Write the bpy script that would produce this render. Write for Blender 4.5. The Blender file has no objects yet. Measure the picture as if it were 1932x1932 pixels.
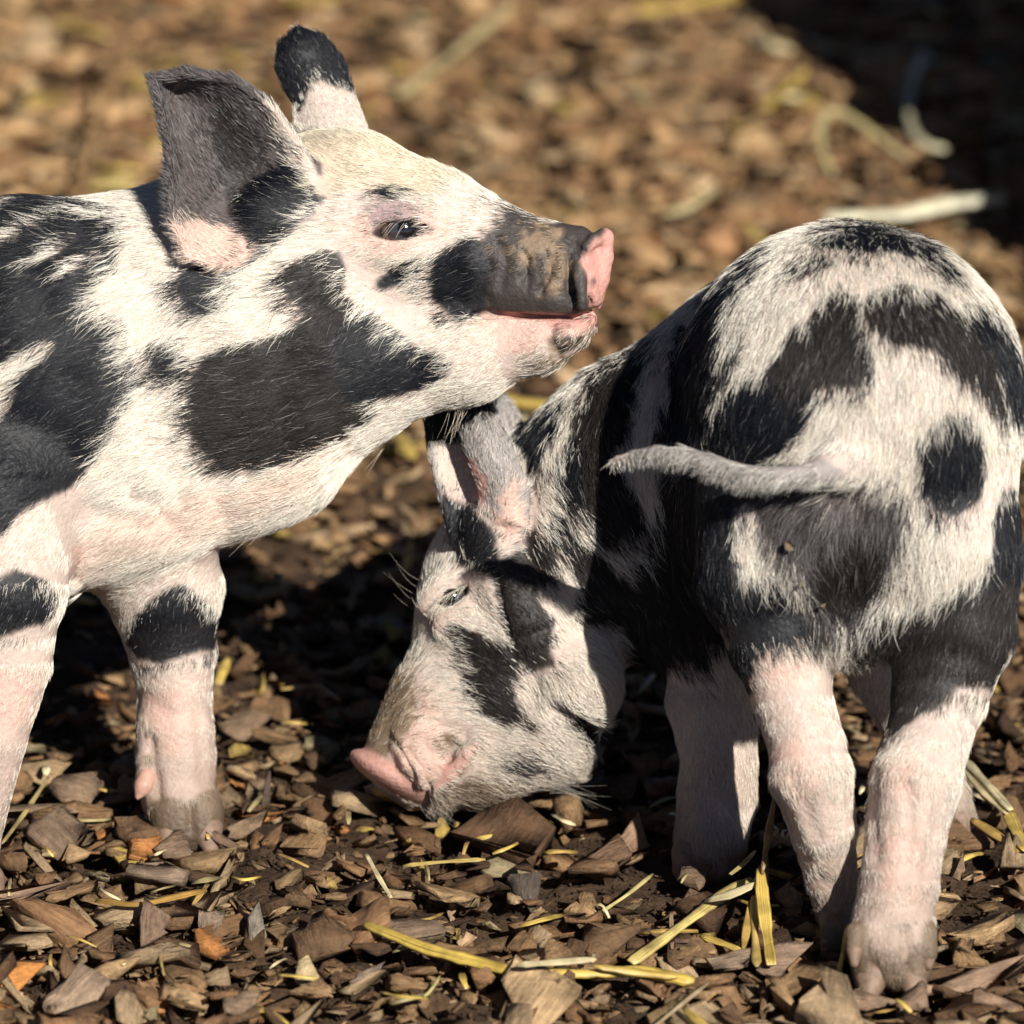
import bpy, bmesh, math, random
import numpy as np
from mathutils import Vector, Matrix

scene = bpy.context.scene
rng = np.random.default_rng(7)
random.seed(7)

# ------------------------------------------------------------------ camera
S = 3864.0            # picture units (1932 across) per metre at the focus distance
D = 3.0
PITCH = math.radians(20.0)
FWD = np.array([0.0, math.cos(PITCH), -math.sin(PITCH)])
UP = np.array([0.0, math.sin(PITCH), math.cos(PITCH)])
RIGHT = np.array([1.0, 0.0, 0.0])
CAMZ = D * math.sin(PITCH) + (1575 - 966) / S * math.cos(PITCH)
CAM = np.array([0.0, 0.0, CAMZ])

cd = bpy.data.cameras.new('camera')
cam = bpy.data.objects.new('camera', cd)
scene.collection.objects.link(cam)
cam.location = CAM
cam.rotation_euler = (math.pi / 2 - PITCH, 0, 0)
cd.sensor_width = 36.0
cd.lens = 36.0 / (2 * (966 / S) / D)
cd.clip_end = 200.0
cd.dof.use_dof = True
cd.dof.focus_distance = D - 0.085
cd.dof.aperture_fstop = cd.lens / 31.0
scene.camera = cam

# ------------------------------------------------------------------ light
SUN_EL, SUN_AZ = math.radians(35.0), math.radians(27.0)     # azimuth: to the right of the camera's back
TO_SUN = np.array([math.sin(SUN_AZ) * math.cos(SUN_EL), -math.cos(SUN_AZ) * math.cos(SUN_EL), math.sin(SUN_EL)])
world = bpy.data.worlds.new('World')
scene.world = world
world.use_nodes = True
wn = world.node_tree
wn.nodes.clear()
sky = wn.nodes.new('ShaderNodeTexSky')
sky.sky_type = 'NISHITA'
sky.sun_disc = False
sky.air_density = 0.35
sky.dust_density = 0.2
sky.sun_elevation = SUN_EL
sky.sun_rotation = math.atan2(TO_SUN[0], TO_SUN[1])
bg = wn.nodes.new('ShaderNodeBackground')
bg.inputs['Strength'].default_value = 0.05
wo = wn.nodes.new('ShaderNodeOutputWorld')
wn.links.new(sky.outputs[0], bg.inputs[0])
wn.links.new(bg.outputs[0], wo.inputs[0])
sl = bpy.data.lights.new('sun', 'SUN')
sl.energy = 5.0
sl.angle = math.radians(0.5)
sl.color = (1.0, 0.965, 0.90)
so = bpy.data.objects.new('sun', sl)
scene.collection.objects.link(so)
so.location = (1.5, -1.0, 4.0)
so.rotation_euler = Vector(TO_SUN).to_track_quat('Z', 'Y').to_euler()
scene.view_settings.view_transform = 'Standard'
scene.view_settings.look = 'None'
scene.view_settings.exposure = 0.42
scene.view_settings.gamma = 1.0
scene.view_settings.use_curve_mapping = False
scene.render.engine = 'CYCLES'
scene.cycles.max_bounces = 6
scene.cycles.use_denoising = True
try:
    scene.cycles_curves.shape = 'RIBBONS'
    scene.cycles_curves.subdivisions = 2
except Exception:
    pass

# ------------------------------------------------------------------ helpers
def tag(o, label=None, cat=None, group=None, kind=None):
    if label: o['label'] = label
    if cat: o['category'] = cat
    if group: o['group'] = group
    if kind: o['kind'] = kind
    return o

def link(o, parent=None):
    scene.collection.objects.link(o)
    if parent is not None: o.parent = parent
    return o

def CF(px, py, w):
    """A point of the place in the camera's own axes (metres): across, up, distance."""
    z = D + w / S
    return np.array([(px - 966) / S * z / D, (966 - py) / S * z / D, z])

def to_world(c):
    c = np.asarray(c, float)
    return CAM + c[..., 0:1] * RIGHT + c[..., 1:2] * UP + c[..., 2:3] * FWD

def to_cam(p):
    d = np.asarray(p, float) - CAM
    return np.stack([d @ RIGHT, d @ UP, d @ FWD], -1)

def pic(c):
    """camera axes -> picture units"""
    return np.stack([966 + c[..., 0] / c[..., 2] * S * D, 966 - c[..., 1] / c[..., 2] * S * D], -1)

def ground(px, py, z=0.0):
    d = FWD + RIGHT * (px - 966) / (S * D) + UP * (966 - py) / (S * D)
    t = (z - CAM[2]) / d[2]
    return CAM + d * t

def GW(py):
    return (to_cam(ground(966, py))[2] - D) * S

def hash3(i, j, k, s=0):
    n = (i.astype(np.int64) * 73856093) ^ (j.astype(np.int64) * 19349663) ^ (k.astype(np.int64) * 83492791) ^ (s * 2654435761)
    n = (n ^ (n >> 13)) * 1274126177
    n = n ^ (n >> 16)
    return (n & 0xFFFF) / 65535.0

def vnoise(p, scale, seed=0):
    q = p * scale
    f = np.floor(q)
    t = q - f
    t = t * t * (3 - 2 * t)
    i, j, k = (f[:, a].astype(np.int64) for a in range(3))
    r = 0
    for a in (0, 1):
        for b in (0, 1):
            for c in (0, 1):
                wgt = (t[:, 0] if a else 1 - t[:, 0]) * (t[:, 1] if b else 1 - t[:, 1]) * (t[:, 2] if c else 1 - t[:, 2])
                r = r + wgt * hash3(i + a, j + b, k + c, seed)
    return r

def fbm(p, scale, seed=0, octv=3):
    r, a, s = 0, 0.5, scale
    for o in range(octv):
        r = r + a * vnoise(p, s, seed + o * 17)
        a *= 0.5; s *= 2.1
    return r / (1 - 0.5 ** octv)

def np_mesh(name, verts, faces, smooth=True):
    """faces: (n,k) int array"""
    me = bpy.data.meshes.new(name)
    verts = np.ascontiguousarray(verts, np.float32)
    faces = np.ascontiguousarray(faces, np.int32)
    n, k = faces.shape
    me.vertices.add(len(verts)); me.vertices.foreach_set('co', verts.ravel())
    me.loops.add(n * k); me.loops.foreach_set('vertex_index', faces.ravel())
    me.polygons.add(n)
    me.polygons.foreach_set('loop_start', np.arange(n, dtype=np.int32) * k)
    if smooth: me.polygons.foreach_set('use_smooth', np.ones(n, bool))
    me.update(calc_edges=True)
    me.validate()
    return me

def col_attr(me, name, rgb, domain='POINT'):
    a = me.attributes.new(name, 'FLOAT_COLOR', domain)
    c = np.ones((len(rgb), 4), np.float32); c[:, :3] = rgb
    a.data.foreach_set('color', c.ravel())

def nodes_of(name):
    m = bpy.data.materials.new(name)
    m.use_nodes = True
    nt = m.node_tree
    b = nt.nodes['Principled BSDF']
    return m, nt, b

def N(nt, t, **kw):
    n = nt.nodes.new(t)
    for k, v in kw.items(): setattr(n, k, v)
    return n

# ------------------------------------------------------------------ materials
def mat_skin(name):
    m, nt, b = nodes_of(name)
    at = N(nt, 'ShaderNodeAttribute', attribute_name='coat')
    tc = N(nt, 'ShaderNodeTexCoord')
    n1 = N(nt, 'ShaderNodeTexNoise'); n1.inputs['Scale'].default_value = 420; n1.inputs['Detail'].default_value = 4
    n2 = N(nt, 'ShaderNodeTexNoise'); n2.inputs['Scale'].default_value = 90; n2.inputs['Detail'].default_value = 5
    nt.links.new(tc.outputs['Object'], n1.inputs['Vector']); nt.links.new(tc.outputs['Object'], n2.inputs['Vector'])
    mr = N(nt, 'ShaderNodeMapRange'); mr.inputs[3].default_value = 0.78; mr.inputs[4].default_value = 1.15
    nt.links.new(n2.outputs['Fac'], mr.inputs[0])
    mx = N(nt, 'ShaderNodeMixRGB', blend_type='MULTIPLY'); mx.inputs[0].default_value = 1
    nt.links.new(at.outputs['Color'], mx.inputs[1]); nt.links.new(mr.outputs[0], mx.inputs[2])
    nt.links.new(mx.outputs[0], b.inputs['Base Color'])
    b.inputs['Roughness'].default_value = 0.55
    b.inputs['Specular IOR Level'].default_value = 0.35
    b.inputs['Subsurface Weight'].default_value = 0.06
    b.inputs['Subsurface Radius'].default_value = (1.0, 0.35, 0.2)
    b.inputs['Subsurface Scale'].default_value = 0.004
    bp = N(nt, 'ShaderNodeBump'); bp.inputs['Strength'].default_value = 0.7; bp.inputs['Distance'].default_value = 0.0013
    nt.links.new(n1.outputs['Fac'], bp.inputs['Height'])
    nt.links.new(bp.outputs[0], b.inputs['Normal'])
    return m

def mat_hair():
    m, nt, b = nodes_of('piglet_hair')
    at = N(nt, 'ShaderNodeAttribute', attribute_name='hair_col')
    nt.links.new(at.outputs['Color'], b.inputs['Base Color'])
    b.inputs['Roughness'].default_value = 0.36
    b.inputs['Specular IOR Level'].default_value = 0.26
    return m

def mat_plain(name, rgb, rough=0.5, bump=0.0, scale=200, var=0.25, spec=0.4):
    m, nt, b = nodes_of(name)
    tc = N(nt, 'ShaderNodeTexCoord')
    n1 = N(nt, 'ShaderNodeTexNoise'); n1.inputs['Scale'].default_value = scale; n1.inputs['Detail'].default_value = 4
    nt.links.new(tc.outputs['Object'], n1.inputs['Vector'])
    mr = N(nt, 'ShaderNodeMapRange'); mr.inputs[3].default_value = 1 - var; mr.inputs[4].default_value = 1 + var
    nt.links.new(n1.outputs['Fac'], mr.inputs[0])
    mx = N(nt, 'ShaderNodeMixRGB', blend_type='MULTIPLY'); mx.inputs[0].default_value = 1
    mx.inputs[1].default_value = (*rgb, 1)
    nt.links.new(mr.outputs[0], mx.inputs[2]); nt.links.new(mx.outputs[0], b.inputs['Base Color'])
    b.inputs['Roughness'].default_value = rough
    b.inputs['Specular IOR Level'].default_value = spec
    if bump:
        bp = N(nt, 'ShaderNodeBump'); bp.inputs['Strength'].default_value = 0.6; bp.inputs['Distance'].default_value = bump
        nt.links.new(n1.outputs['Fac'], bp.inputs['Height']); nt.links.new(bp.outputs[0], b.inputs['Normal'])
    return m

def mat_wood(name, attr=None, rgb=None):
    """bark and wood chips: long grain, blotches and grit over the piece's own colour"""
    m, nt, b = nodes_of(name)
    tc = N(nt, 'ShaderNodeTexCoord')
    oi = N(nt, 'ShaderNodeObjectInfo')
    if attr:
        co = N(nt, 'ShaderNodeAttribute', attribute_name='grain'); vec = co.outputs['Vector']
        cc = N(nt, 'ShaderNodeAttribute', attribute_name=attr).outputs['Color']
    else:
        ad = N(nt, 'ShaderNodeVectorMath', operation='ADD')
        ml = N(nt, 'ShaderNodeMath', operation='MULTIPLY'); ml.inputs[1].default_value = 7.0
        nt.links.new(oi.outputs['Random'], ml.inputs[0])
        nt.links.new(tc.outputs['Object'], ad.inputs[0]); nt.links.new(ml.outputs[0], ad.inputs[1])
        vec = ad.outputs[0]
        cc = oi.outputs['Color']
    mp = N(nt, 'ShaderNodeMapping'); mp.inputs['Scale'].default_value = (90, 620, 620)
    nt.links.new(vec, mp.inputs['Vector'])
    g = N(nt, 'ShaderNodeTexNoise'); g.inputs['Scale'].default_value = 1.0; g.inputs['Detail'].default_value = 6; g.inputs['Roughness'].default_value = 0.65
    nt.links.new(mp.outputs[0], g.inputs['Vector'])
    bl = N(nt, 'ShaderNodeTexNoise'); bl.inputs['Scale'].default_value = 130; bl.inputs['Detail'].default_value = 6; bl.inputs['Roughness'].default_value = 0.7
    nt.links.new(vec, bl.inputs['Vector'])
    r1 = N(nt, 'ShaderNodeMapRange'); r1.inputs[1].default_value = 0.3; r1.inputs[2].default_value = 0.7; r1.inputs[3].default_value = 0.6; r1.inputs[4].default_value = 1.3
    nt.links.new(g.outputs['Fac'], r1.inputs[0])
    r2 = N(nt, 'ShaderNodeMapRange'); r2.inputs[1].default_value = 0.3; r2.inputs[2].default_value = 0.7; r2.inputs[3].default_value = 0.5; r2.inputs[4].default_value = 1.45
    nt.links.new(bl.outputs['Fac'], r2.inputs[0])
    mu = N(nt, 'ShaderNodeMath', operation='MULTIPLY')
    nt.links.new(r1.outputs[0], mu.inputs[0]); nt.links.new(r2.outputs[0], mu.inputs[1])
    mx = N(nt, 'ShaderNodeMixRGB', blend_type='MULTIPLY'); mx.inputs[0].default_value = 1
    nt.links.new(cc, mx.inputs[1]); nt.links.new(mu.outputs[0], mx.inputs[2])
    nt.links.new(mx.outputs[0], b.inputs['Base Color'])
    b.inputs['Roughness'].default_value = 0.75
    b.inputs['Specular IOR Level'].default_value = 0.25
    bp = N(nt, 'ShaderNodeBump'); bp.inputs['Strength'].default_value = 0.9; bp.inputs['Distance'].default_value = 0.0012
    nt.links.new(mu.outputs[0], bp.inputs['Height']); nt.links.new(bp.outputs[0], b.inputs['Normal'])
    return m

def mat_soil():
    m, nt, b = nodes_of('damp_soil')
    tc = N(nt, 'ShaderNodeTexCoord')
    a = N(nt, 'ShaderNodeTexNoise'); a.inputs['Scale'].default_value = 26; a.inputs['Detail'].default_value = 9; a.inputs['Roughness'].default_value = 0.68
    c = N(nt, 'ShaderNodeTexNoise'); c.inputs['Scale'].default_value = 260; c.inputs['Detail'].default_value = 6; c.inputs['Roughness'].default_value = 0.7
    nt.links.new(tc.outputs['Object'], a.inputs['Vector']); nt.links.new(tc.outputs['Object'], c.inputs['Vector'])
    mu = N(nt, 'ShaderNodeMath', operation='MULTIPLY'); nt.links.new(a.outputs['Fac'], mu.inputs[0]); nt.links.new(c.outputs['Fac'], mu.inputs[1])
    rp = N(nt, 'ShaderNodeValToRGB')
    rp.color_ramp.elements[0].position = 0.12; rp.color_ramp.elements[0].color = (0.026, 0.015, 0.009, 1)
    rp.color_ramp.elements[1].position = 0.42; rp.color_ramp.elements[1].color = (0.145, 0.088, 0.050, 1)
    nt.links.new(mu.outputs[0], rp.inputs[0]); nt.links.new(rp.outputs[0], b.inputs['Base Color'])
    b.inputs['Roughness'].default_value = 0.85
    b.inputs['Specular IOR Level'].default_value = 0.2
    bp = N(nt, 'ShaderNodeBump'); bp.inputs['Strength'].default_value = 1.0; bp.inputs['Distance'].default_value = 0.004
    nt.links.new(c.outputs['Fac'], bp.inputs['Height']); nt.links.new(bp.outputs[0], b.inputs['Normal'])
    return m

def mat_straw(name):
    m, nt, b = nodes_of(name)
    tc = N(nt, 'ShaderNodeTexCoord'); oi = N(nt, 'ShaderNodeObjectInfo')
    at = N(nt, 'ShaderNodeAttribute', attribute_name='along')
    mp = N(nt, 'ShaderNodeMapping'); mp.inputs['Scale'].default_value = (14, 2600, 1)
    nt.links.new(at.outputs['Vector'], mp.inputs['Vector'])
    g = N(nt, 'ShaderNodeTexNoise'); g.inputs['Scale'].default_value = 1.0; g.inputs['Detail'].default_value = 4
    nt.links.new(mp.outputs[0], g.inputs['Vector'])
    bl = N(nt, 'ShaderNodeTexNoise'); bl.inputs['Scale'].default_value = 80; bl.inputs['Detail'].default_value = 5
    nt.links.new(tc.outputs['Object'], bl.inputs['Vector'])
    r1 = N(nt, 'ShaderNodeMapRange'); r1.inputs[1].default_value = 0.3; r1.inputs[2].default_value = 0.7; r1.inputs[3].default_value = 0.3; r1.inputs[4].default_value = 1.3
    nt.links.new(g.outputs['Fac'], r1.inputs[0])
    r2 = N(nt, 'ShaderNodeMapRange'); r2.inputs[1].default_value = 0.3; r2.inputs[2].default_value = 0.6; r2.inputs[3].default_value = 0.45; r2.inputs[4].default_value = 1.15
    nt.links.new(bl.outputs['Fac'], r2.inputs[0])
    mu = N(nt, 'ShaderNodeMath', operation='MULTIPLY'); nt.links.new(r1.outputs[0], mu.inputs[0]); nt.links.new(r2.outputs[0], mu.inputs[1])
    mx = N(nt, 'ShaderNodeMixRGB', blend_type='MULTIPLY'); mx.inputs[0].default_value = 1
    nt.links.new(oi.outputs['Color'], mx.inputs[1]); nt.links.new(mu.outputs[0], mx.inputs[2])
    nt.links.new(mx.outputs[0], b.inputs['Base Color'])
    b.inputs['Roughness'].default_value = 0.4
    b.inputs['Specular IOR Level'].default_value = 0.5
    bp = N(nt, 'ShaderNodeBump'); bp.inputs['Strength'].default_value = 0.5; bp.inputs['Distance'].default_value = 0.0004
    nt.links.new(g.outputs['Fac'], bp.inputs['Height']); nt.links.new(bp.outputs[0], b.inputs['Normal'])
    return m

M_SKIN = mat_skin('piglet_skin')
M_HAIR = mat_hair()
M_HOOF = mat_plain('hoof_horn', (0.20, 0.13, 0.09), 0.6, 0.0010, 240, 0.6)
M_CLAW = mat_plain('dewclaw_horn', (0.44, 0.25, 0.19), 0.5, 0.0006, 260, 0.4)
M_SOIL = mat_soil()
M_CHIP = mat_wood('wood_chip')
M_CHIPS = mat_wood('wood_chips_mass', attr='chip_col')
M_STRAW = mat_straw('straw')

# ------------------------------------------------------------------ signed distance modelling of a body
class Body:
    def __init__(self, lateral):
        self.prims = []
        self.L = np.asarray(lateral, float) / np.linalg.norm(lateral)
    def cone(self, a, ra, b, rb, g, k=30, sq=None, op='add', L=None):
        A, B = CF(*a), CF(*b)
        self.prims.append(dict(t='rc', a=A, b=B, ra=ra / S * A[2] / D, rb=rb / S * B[2] / D, g=g, k=k / S, sq=sq, op=op, L=self.L if L is None else np.asarray(L, float) / np.linalg.norm(L)))
    def chain(self, pts, g, k=30, sq=None, op='add', L=None):
        for p, q in zip(pts[:-1], pts[1:]):
            self.cone(p[:3], p[3], q[:3], q[3], g, k, sq, op, L)
    def limb(self, pts, g, k=30):
        subs = []
        for p, q in zip(pts[:-1], pts[1:]):
            A, B = CF(*p[:3]), CF(*q[:3])
            subs.append(dict(t='rc', a=A, b=B, ra=p[3] / S * A[2] / D, rb=q[3] / S * B[2] / D, sq=None))
        self.prims.append(dict(t='ch', subs=subs, g=g, k=k / S, op='add'))
    def ball(self, c, r, g, k=30, sq=None, op='add', L=None):
        self.cone(c, r, (c[0] + 0.5, c[1], c[2]), r, g, k, sq, op, L)
    def ell(self, c, axes, radii, g, k=30, op='add'):
        """axes: three direction vectors in picture units (x right, y down, w away)"""
        C = CF(*c); sc = C[2] / D / S
        ax = []
        for v in axes:
            v = np.array([v[0], -v[1], v[2]], float); ax.append(v / np.linalg.norm(v))
        self.prims.append(dict(t='el', a=C, ax=np.array(ax), r=np.array(radii) * sc, g=g, k=k / S, op=op))
    def cloud(self, pts, r, g, k=12):
        P = np.array([CF(*p) for p in pts])
        R = np.broadcast_to(np.asarray(r, float), (len(P),)) * P[:, 2] / D / S
        self.prims.append(dict(t='pt', p=P, r=R, g=g, k=k / S, op='add', c=P.mean(0), rad=np.max(np.linalg.norm(P - P.mean(0), axis=1)) + R.max()))
    def slot(self, poly, r, g, k=6, wlim=None):
        """a thin slit through the body that follows a line"""
        self.prims.append(dict(t='sl', poly=np.array(poly, float), r=r / S, g=g, k=k / S, op='sub', wlim=wlim))
    @staticmethod
    def pd(pr, p):
        t = pr['t']
        if t == 'rc':
            a, b = pr['a'], pr['b']
            if pr['sq']:
                L = pr['L']; f = pr['sq']
                p = p + ((p - a) @ L)[:, None] * L * (1 / f - 1)
                b = b + ((b - a) @ L) * L * (1 / f - 1)
            ab = b - a; ap = p - a
            h = np.clip(ap @ ab / (ab @ ab), 0, 1)
            d = np.linalg.norm(ap - h[:, None] * ab, axis=1) - (pr['ra'] + (pr['rb'] - pr['ra']) * h)
            return d * min(1.0, pr['sq']) if pr['sq'] else d
        if t == 'ch':
            d = None; k = 6 / S
            for sp in pr['subs']:
                e = Body.pd(sp, p)
                if d is None: d = e; continue
                h = np.maximum(k - np.abs(d - e), 0) / k
                d = np.minimum(d, e) - h * h * k * 0.25
            return d
        if t == 'el':
            q = (p - pr['a']) @ pr['ax'].T
            k0 = np.linalg.norm(q / pr['r'], axis=1)
            k1 = np.linalg.norm(q / pr['r'] ** 2, axis=1) + 1e-9
            return k0 * (k0 - 1) / k1
        if t == 'pt':
            out = np.empty(len(p))
            far = np.linalg.norm(p - pr['c'], axis=1) - pr['rad']
            near = far < 0.012
            out[:] = np.maximum(far, 0.0) + 0.004
            idx = np.nonzero(near)[0]
            for s in range(0, len(idx), 2000):
                ii = idx[s:s + 2000]
                a = p[ii] - pr['c']; b = pr['p'] - pr['c']
                d2 = (a * a).sum(1)[:, None] + (b * b).sum(1)[None] - 2 * (a @ b.T)
                out[ii] = np.sqrt(np.maximum(d2.min(1), 0)) - pr['r'][0]
            return out
        if t == 'sl':
            q = pic(p)
            d = poly_dist(q, pr['poly'], closed=False) / S * p[:, 2] / D - pr['r']
            if pr['wlim'] is not None:
                w = (p[:, 2] - D) * S
                d = np.maximum(d, (w - pr['wlim'][1]) / S); d = np.maximum(d, (pr['wlim'][0] - w) / S)
            return d
    def eval(self, p, prims=None):
        d = np.full(len(p), 1.0)
        for pr in (self.prims if prims is None else prims):
            e = self.pd(pr, p); k = pr['k']
            if pr['op'] == 'add':
                h = np.maximum(k - np.abs(d - e), 0) / k
                d = np.minimum(d, e) - h * h * k * 0.25
            else:
                e = -e
                h = np.maximum(k - np.abs(d - e), 0) / k
                d = np.maximum(d, e) + h * h * k * 0.25
        return d
    def groups(self, p):
        best = np.full(len(p), 1e9); gi = np.zeros(len(p), int)
        names = sorted({pr['g'] for pr in self.prims if pr['op'] == 'add'})
        for pr in self.prims:
            if pr['op'] != 'add': continue
            e = self.pd(pr, p); m = e < best
            best[m] = e[m]; gi[m] = names.index(pr['g'])
        return gi, names
    def bounds(self):
        lo, hi = [], []
        for pr in self.prims:
            if pr['op'] != 'add': continue
            if pr['t'] == 'rc':
                r = max(pr['ra'], pr['rb']) * max(1, pr['sq'] or 1)
                lo.append(np.minimum(pr['a'], pr['b']) - r); hi.append(np.maximum(pr['a'], pr['b']) + r)
            elif pr['t'] == 'ch':
                for sp in pr['subs']:
                    r = max(sp['ra'], sp['rb']) + 0.003
                    lo.append(np.minimum(sp['a'], sp['b']) - r); hi.append(np.maximum(sp['a'], sp['b']) + r)
            elif pr['t'] == 'el':
                r = pr['r'].max(); lo.append(pr['a'] - r); hi.append(pr['a'] + r)
            elif pr['t'] == 'pt':
                lo.append(pr['p'].min(0) - pr['r'].max()); hi.append(pr['p'].max(0) + pr['r'].max())
        return np.min(lo, 0) - 0.006, np.max(hi, 0) + 0.006
    def surface(self, h, B=12):
        lo, hi = self.bounds()
        nb = np.ceil((hi - lo) / (h * B)).astype(int)
        n = nb * B + 1
        F = np.full(n, 1.0, np.float32)
        half = h * B / 2
        diag = half * math.sqrt(3)
        bi = np.stack(np.meshgrid(*[np.arange(x) for x in nb], indexing='ij'), -1).reshape(-1, 3)
        cen = lo + (bi * B + B / 2) * h
        pds = np.stack([self.pd(pr, cen) for pr in self.prims], 0)
        dc = self.eval(cen)
        kmax = max(pr['k'] for pr in self.prims)
        act = np.abs(dc) < diag * 1.7 + 0.004
        inside = (~act) & (dc < 0)
        for b in bi[inside]:
            s = b * B; F[s[0]:s[0] + B + 1, s[1]:s[1] + B + 1, s[2]:s[2] + B + 1] = -1.0
        off = np.stack(np.meshgrid(*[np.arange(B + 1)] * 3, indexing='ij'), -1).reshape(-1, 3) * h
        for j in np.nonzero(act)[0]:
            b = bi[j]; s = b * B
            use = [pr for pr, e in zip(self.prims, pds[:, j]) if e < diag * 1.9 + pr['k'] + 0.005]
            if not use: continue
            v = self.eval(lo + s * h + off, use)
            F[s[0]:s[0] + B + 1, s[1]:s[1] + B + 1, s[2]:s[2] + B + 1] = v.reshape(B + 1, B + 1, B + 1)
        neg = F < 0
        c = neg[:-1, :-1, :-1].astype(np.uint8)
        cnt = np.zeros(np.array(F.shape) - 1, np.uint8)
        for dx in (0, 1):
            for dy in (0, 1):
                for dz in (0, 1):
                    cnt += neg[dx:dx + cnt.shape[0], dy:dy + cnt.shape[1], dz:dz + cnt.shape[2]]
        cells = np.argwhere((cnt > 0) & (cnt < 8))
        idx = np.full(cnt.shape, -1, np.int32)
        idx[cells[:, 0], cells[:, 1], cells[:, 2]] = np.arange(len(cells))
        acc = np.zeros((len(cells), 3)); num = np.zeros(len(cells))
        corner = [(a, b, c) for a in (0, 1) for b in (0, 1) for c in (0, 1)]
        for a in corner:
            for ax in range(3):
                if a[ax]: continue
                b = list(a); b[ax] = 1
                fa = F[cells[:, 0] + a[0], cells[:, 1] + a[1], cells[:, 2] + a[2]].astype(float)
                fb = F[cells[:, 0] + b[0], cells[:, 1] + b[1], cells[:, 2] + b[2]].astype(float)
                m = (fa < 0) != (fb < 0)
                t = np.where(m, fa / np.where(m, fa - fb, 1), 0)
                pos = np.array(a, float)[None] + np.eye(3)[ax][None] * t[:, None]
                acc[m] += pos[m]; num[m] += 1
        V = lo + (cells + acc / num[:, None]) * h
        quads = []
        for ax in range(3):
            u, w = [(1, 2), (2, 0), (0, 1)][ax]
            sl0 = [slice(1, -1)] * 3; sl0[ax] = slice(0, -1)
            sl1 = [slice(1, -1)] * 3; sl1[ax] = slice(1, None)
            A, Bn = neg[tuple(sl0)], neg[tuple(sl1)]
            e = np.argwhere(A != Bn)
            if not len(e): continue
            flip = A[e[:, 0], e[:, 1], e[:, 2]]
            base = e.copy()
            for q in range(3):
                if q != ax: base[:, q] += 1
            def I(du, dw):
                z = base.copy(); z[:, u] += du; z[:, w] += dw
                return idx[z[:, 0], z[:, 1], z[:, 2]]
            q4 = np.stack([I(-1, -1), I(0, -1), I(0, 0), I(-1, 0)], 1)
            q4[~flip] = q4[~flip][:, ::-1]
            quads.append(q4)
        Q = np.concatenate(quads)
        Q = Q[(Q >= 0).all(1)]
        return V, Q

def poly_dist(q, P, closed=True):
    P = np.asarray(P, float)
    best = np.full(len(q), 1e18)
    n = len(P)
    for i in range(n if closed else n - 1):
        a, b = P[i], P[(i + 1) % n]
        ab = b - a
        h = np.clip(((q - a) @ ab) / (ab @ ab + 1e-9), 0, 1)
        d = ((q - a - h[:, None] * ab) ** 2).sum(1)
        np.minimum(best, d, out=best)
    return np.sqrt(best)

def poly_sd(q, P):
    """signed distance to a closed outline, negative inside"""
    P = np.asarray(P, float)
    ins = np.zeros(len(q), bool)
    n = len(P)
    for i in range(n):
        a, b = P[i], P[(i + 1) % n]
        if a[1] == b[1]: continue
        c = ((a[1] > q[:, 1]) != (b[1] > q[:, 1])) & (q[:, 0] < (b[0] - a[0]) * (q[:, 1] - a[1]) / (b[1] - a[1]) + a[0])
        ins ^= c
    d = poly_dist(q, P)
    return np.where(ins, -d, d)

def normals_of(V, Q):
    n = np.cross(V[Q[:, 2]] - V[Q[:, 0]], V[Q[:, 3]] - V[Q[:, 1]])
    out = np.zeros_like(V)
    for k in range(4): np.add.at(out, Q[:, k], n)
    return out / (np.linalg.norm(out, axis=1)[:, None] + 1e-12)

def ear_pts(F, R, bowl, n=26, m=22, lean=0.0, curl=0.0):
    """a cupped ear between its front edge F and its rear edge R, both from the base to the tip"""
    def samp(P, t):
        P = np.array(P, float)
        s = np.concatenate([[0], np.cumsum(np.linalg.norm(np.diff(P, axis=0), axis=1))]); s /= s[-1]
        return np.array([np.interp(t, s, P[:, k]) for k in range(3)]).T
    t = np.linspace(0, 1, n)
    f, r = samp(F, t), samp(R, t)
    out = []
    for i in range(n):
        for s in np.linspace(0, 1, m):
            p = f[i] * (1 - s) + r[i] * s
            width = np.linalg.norm((f[i] - r[i])[:2])
            p = p + np.array([0, 0, bowl * 4 * s * (1 - s) * min(1, width / 90)])
            out.append(p)
    return out

# hair directions: the nearest of a few known strokes decide, laid flat on the skin
def flow_at(q, ctrl, sharp=90.0):
    C = np.array([c[:2] for c in ctrl], float); Dv = np.array([c[2:] for c in ctrl], float)
    Dv = Dv / np.linalg.norm(Dv, axis=1)[:, None]
    d2 = ((q[:, None, :] - C[None]) ** 2).sum(-1)
    w = 1.0 / (d2 + sharp ** 2) ** 1.6
    v = (w[:, :, None] * Dv[None]).sum(1)
    v[:, 1] *= -1
    return v / (np.linalg.norm(v, axis=1)[:, None] + 1e-9)

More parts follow.
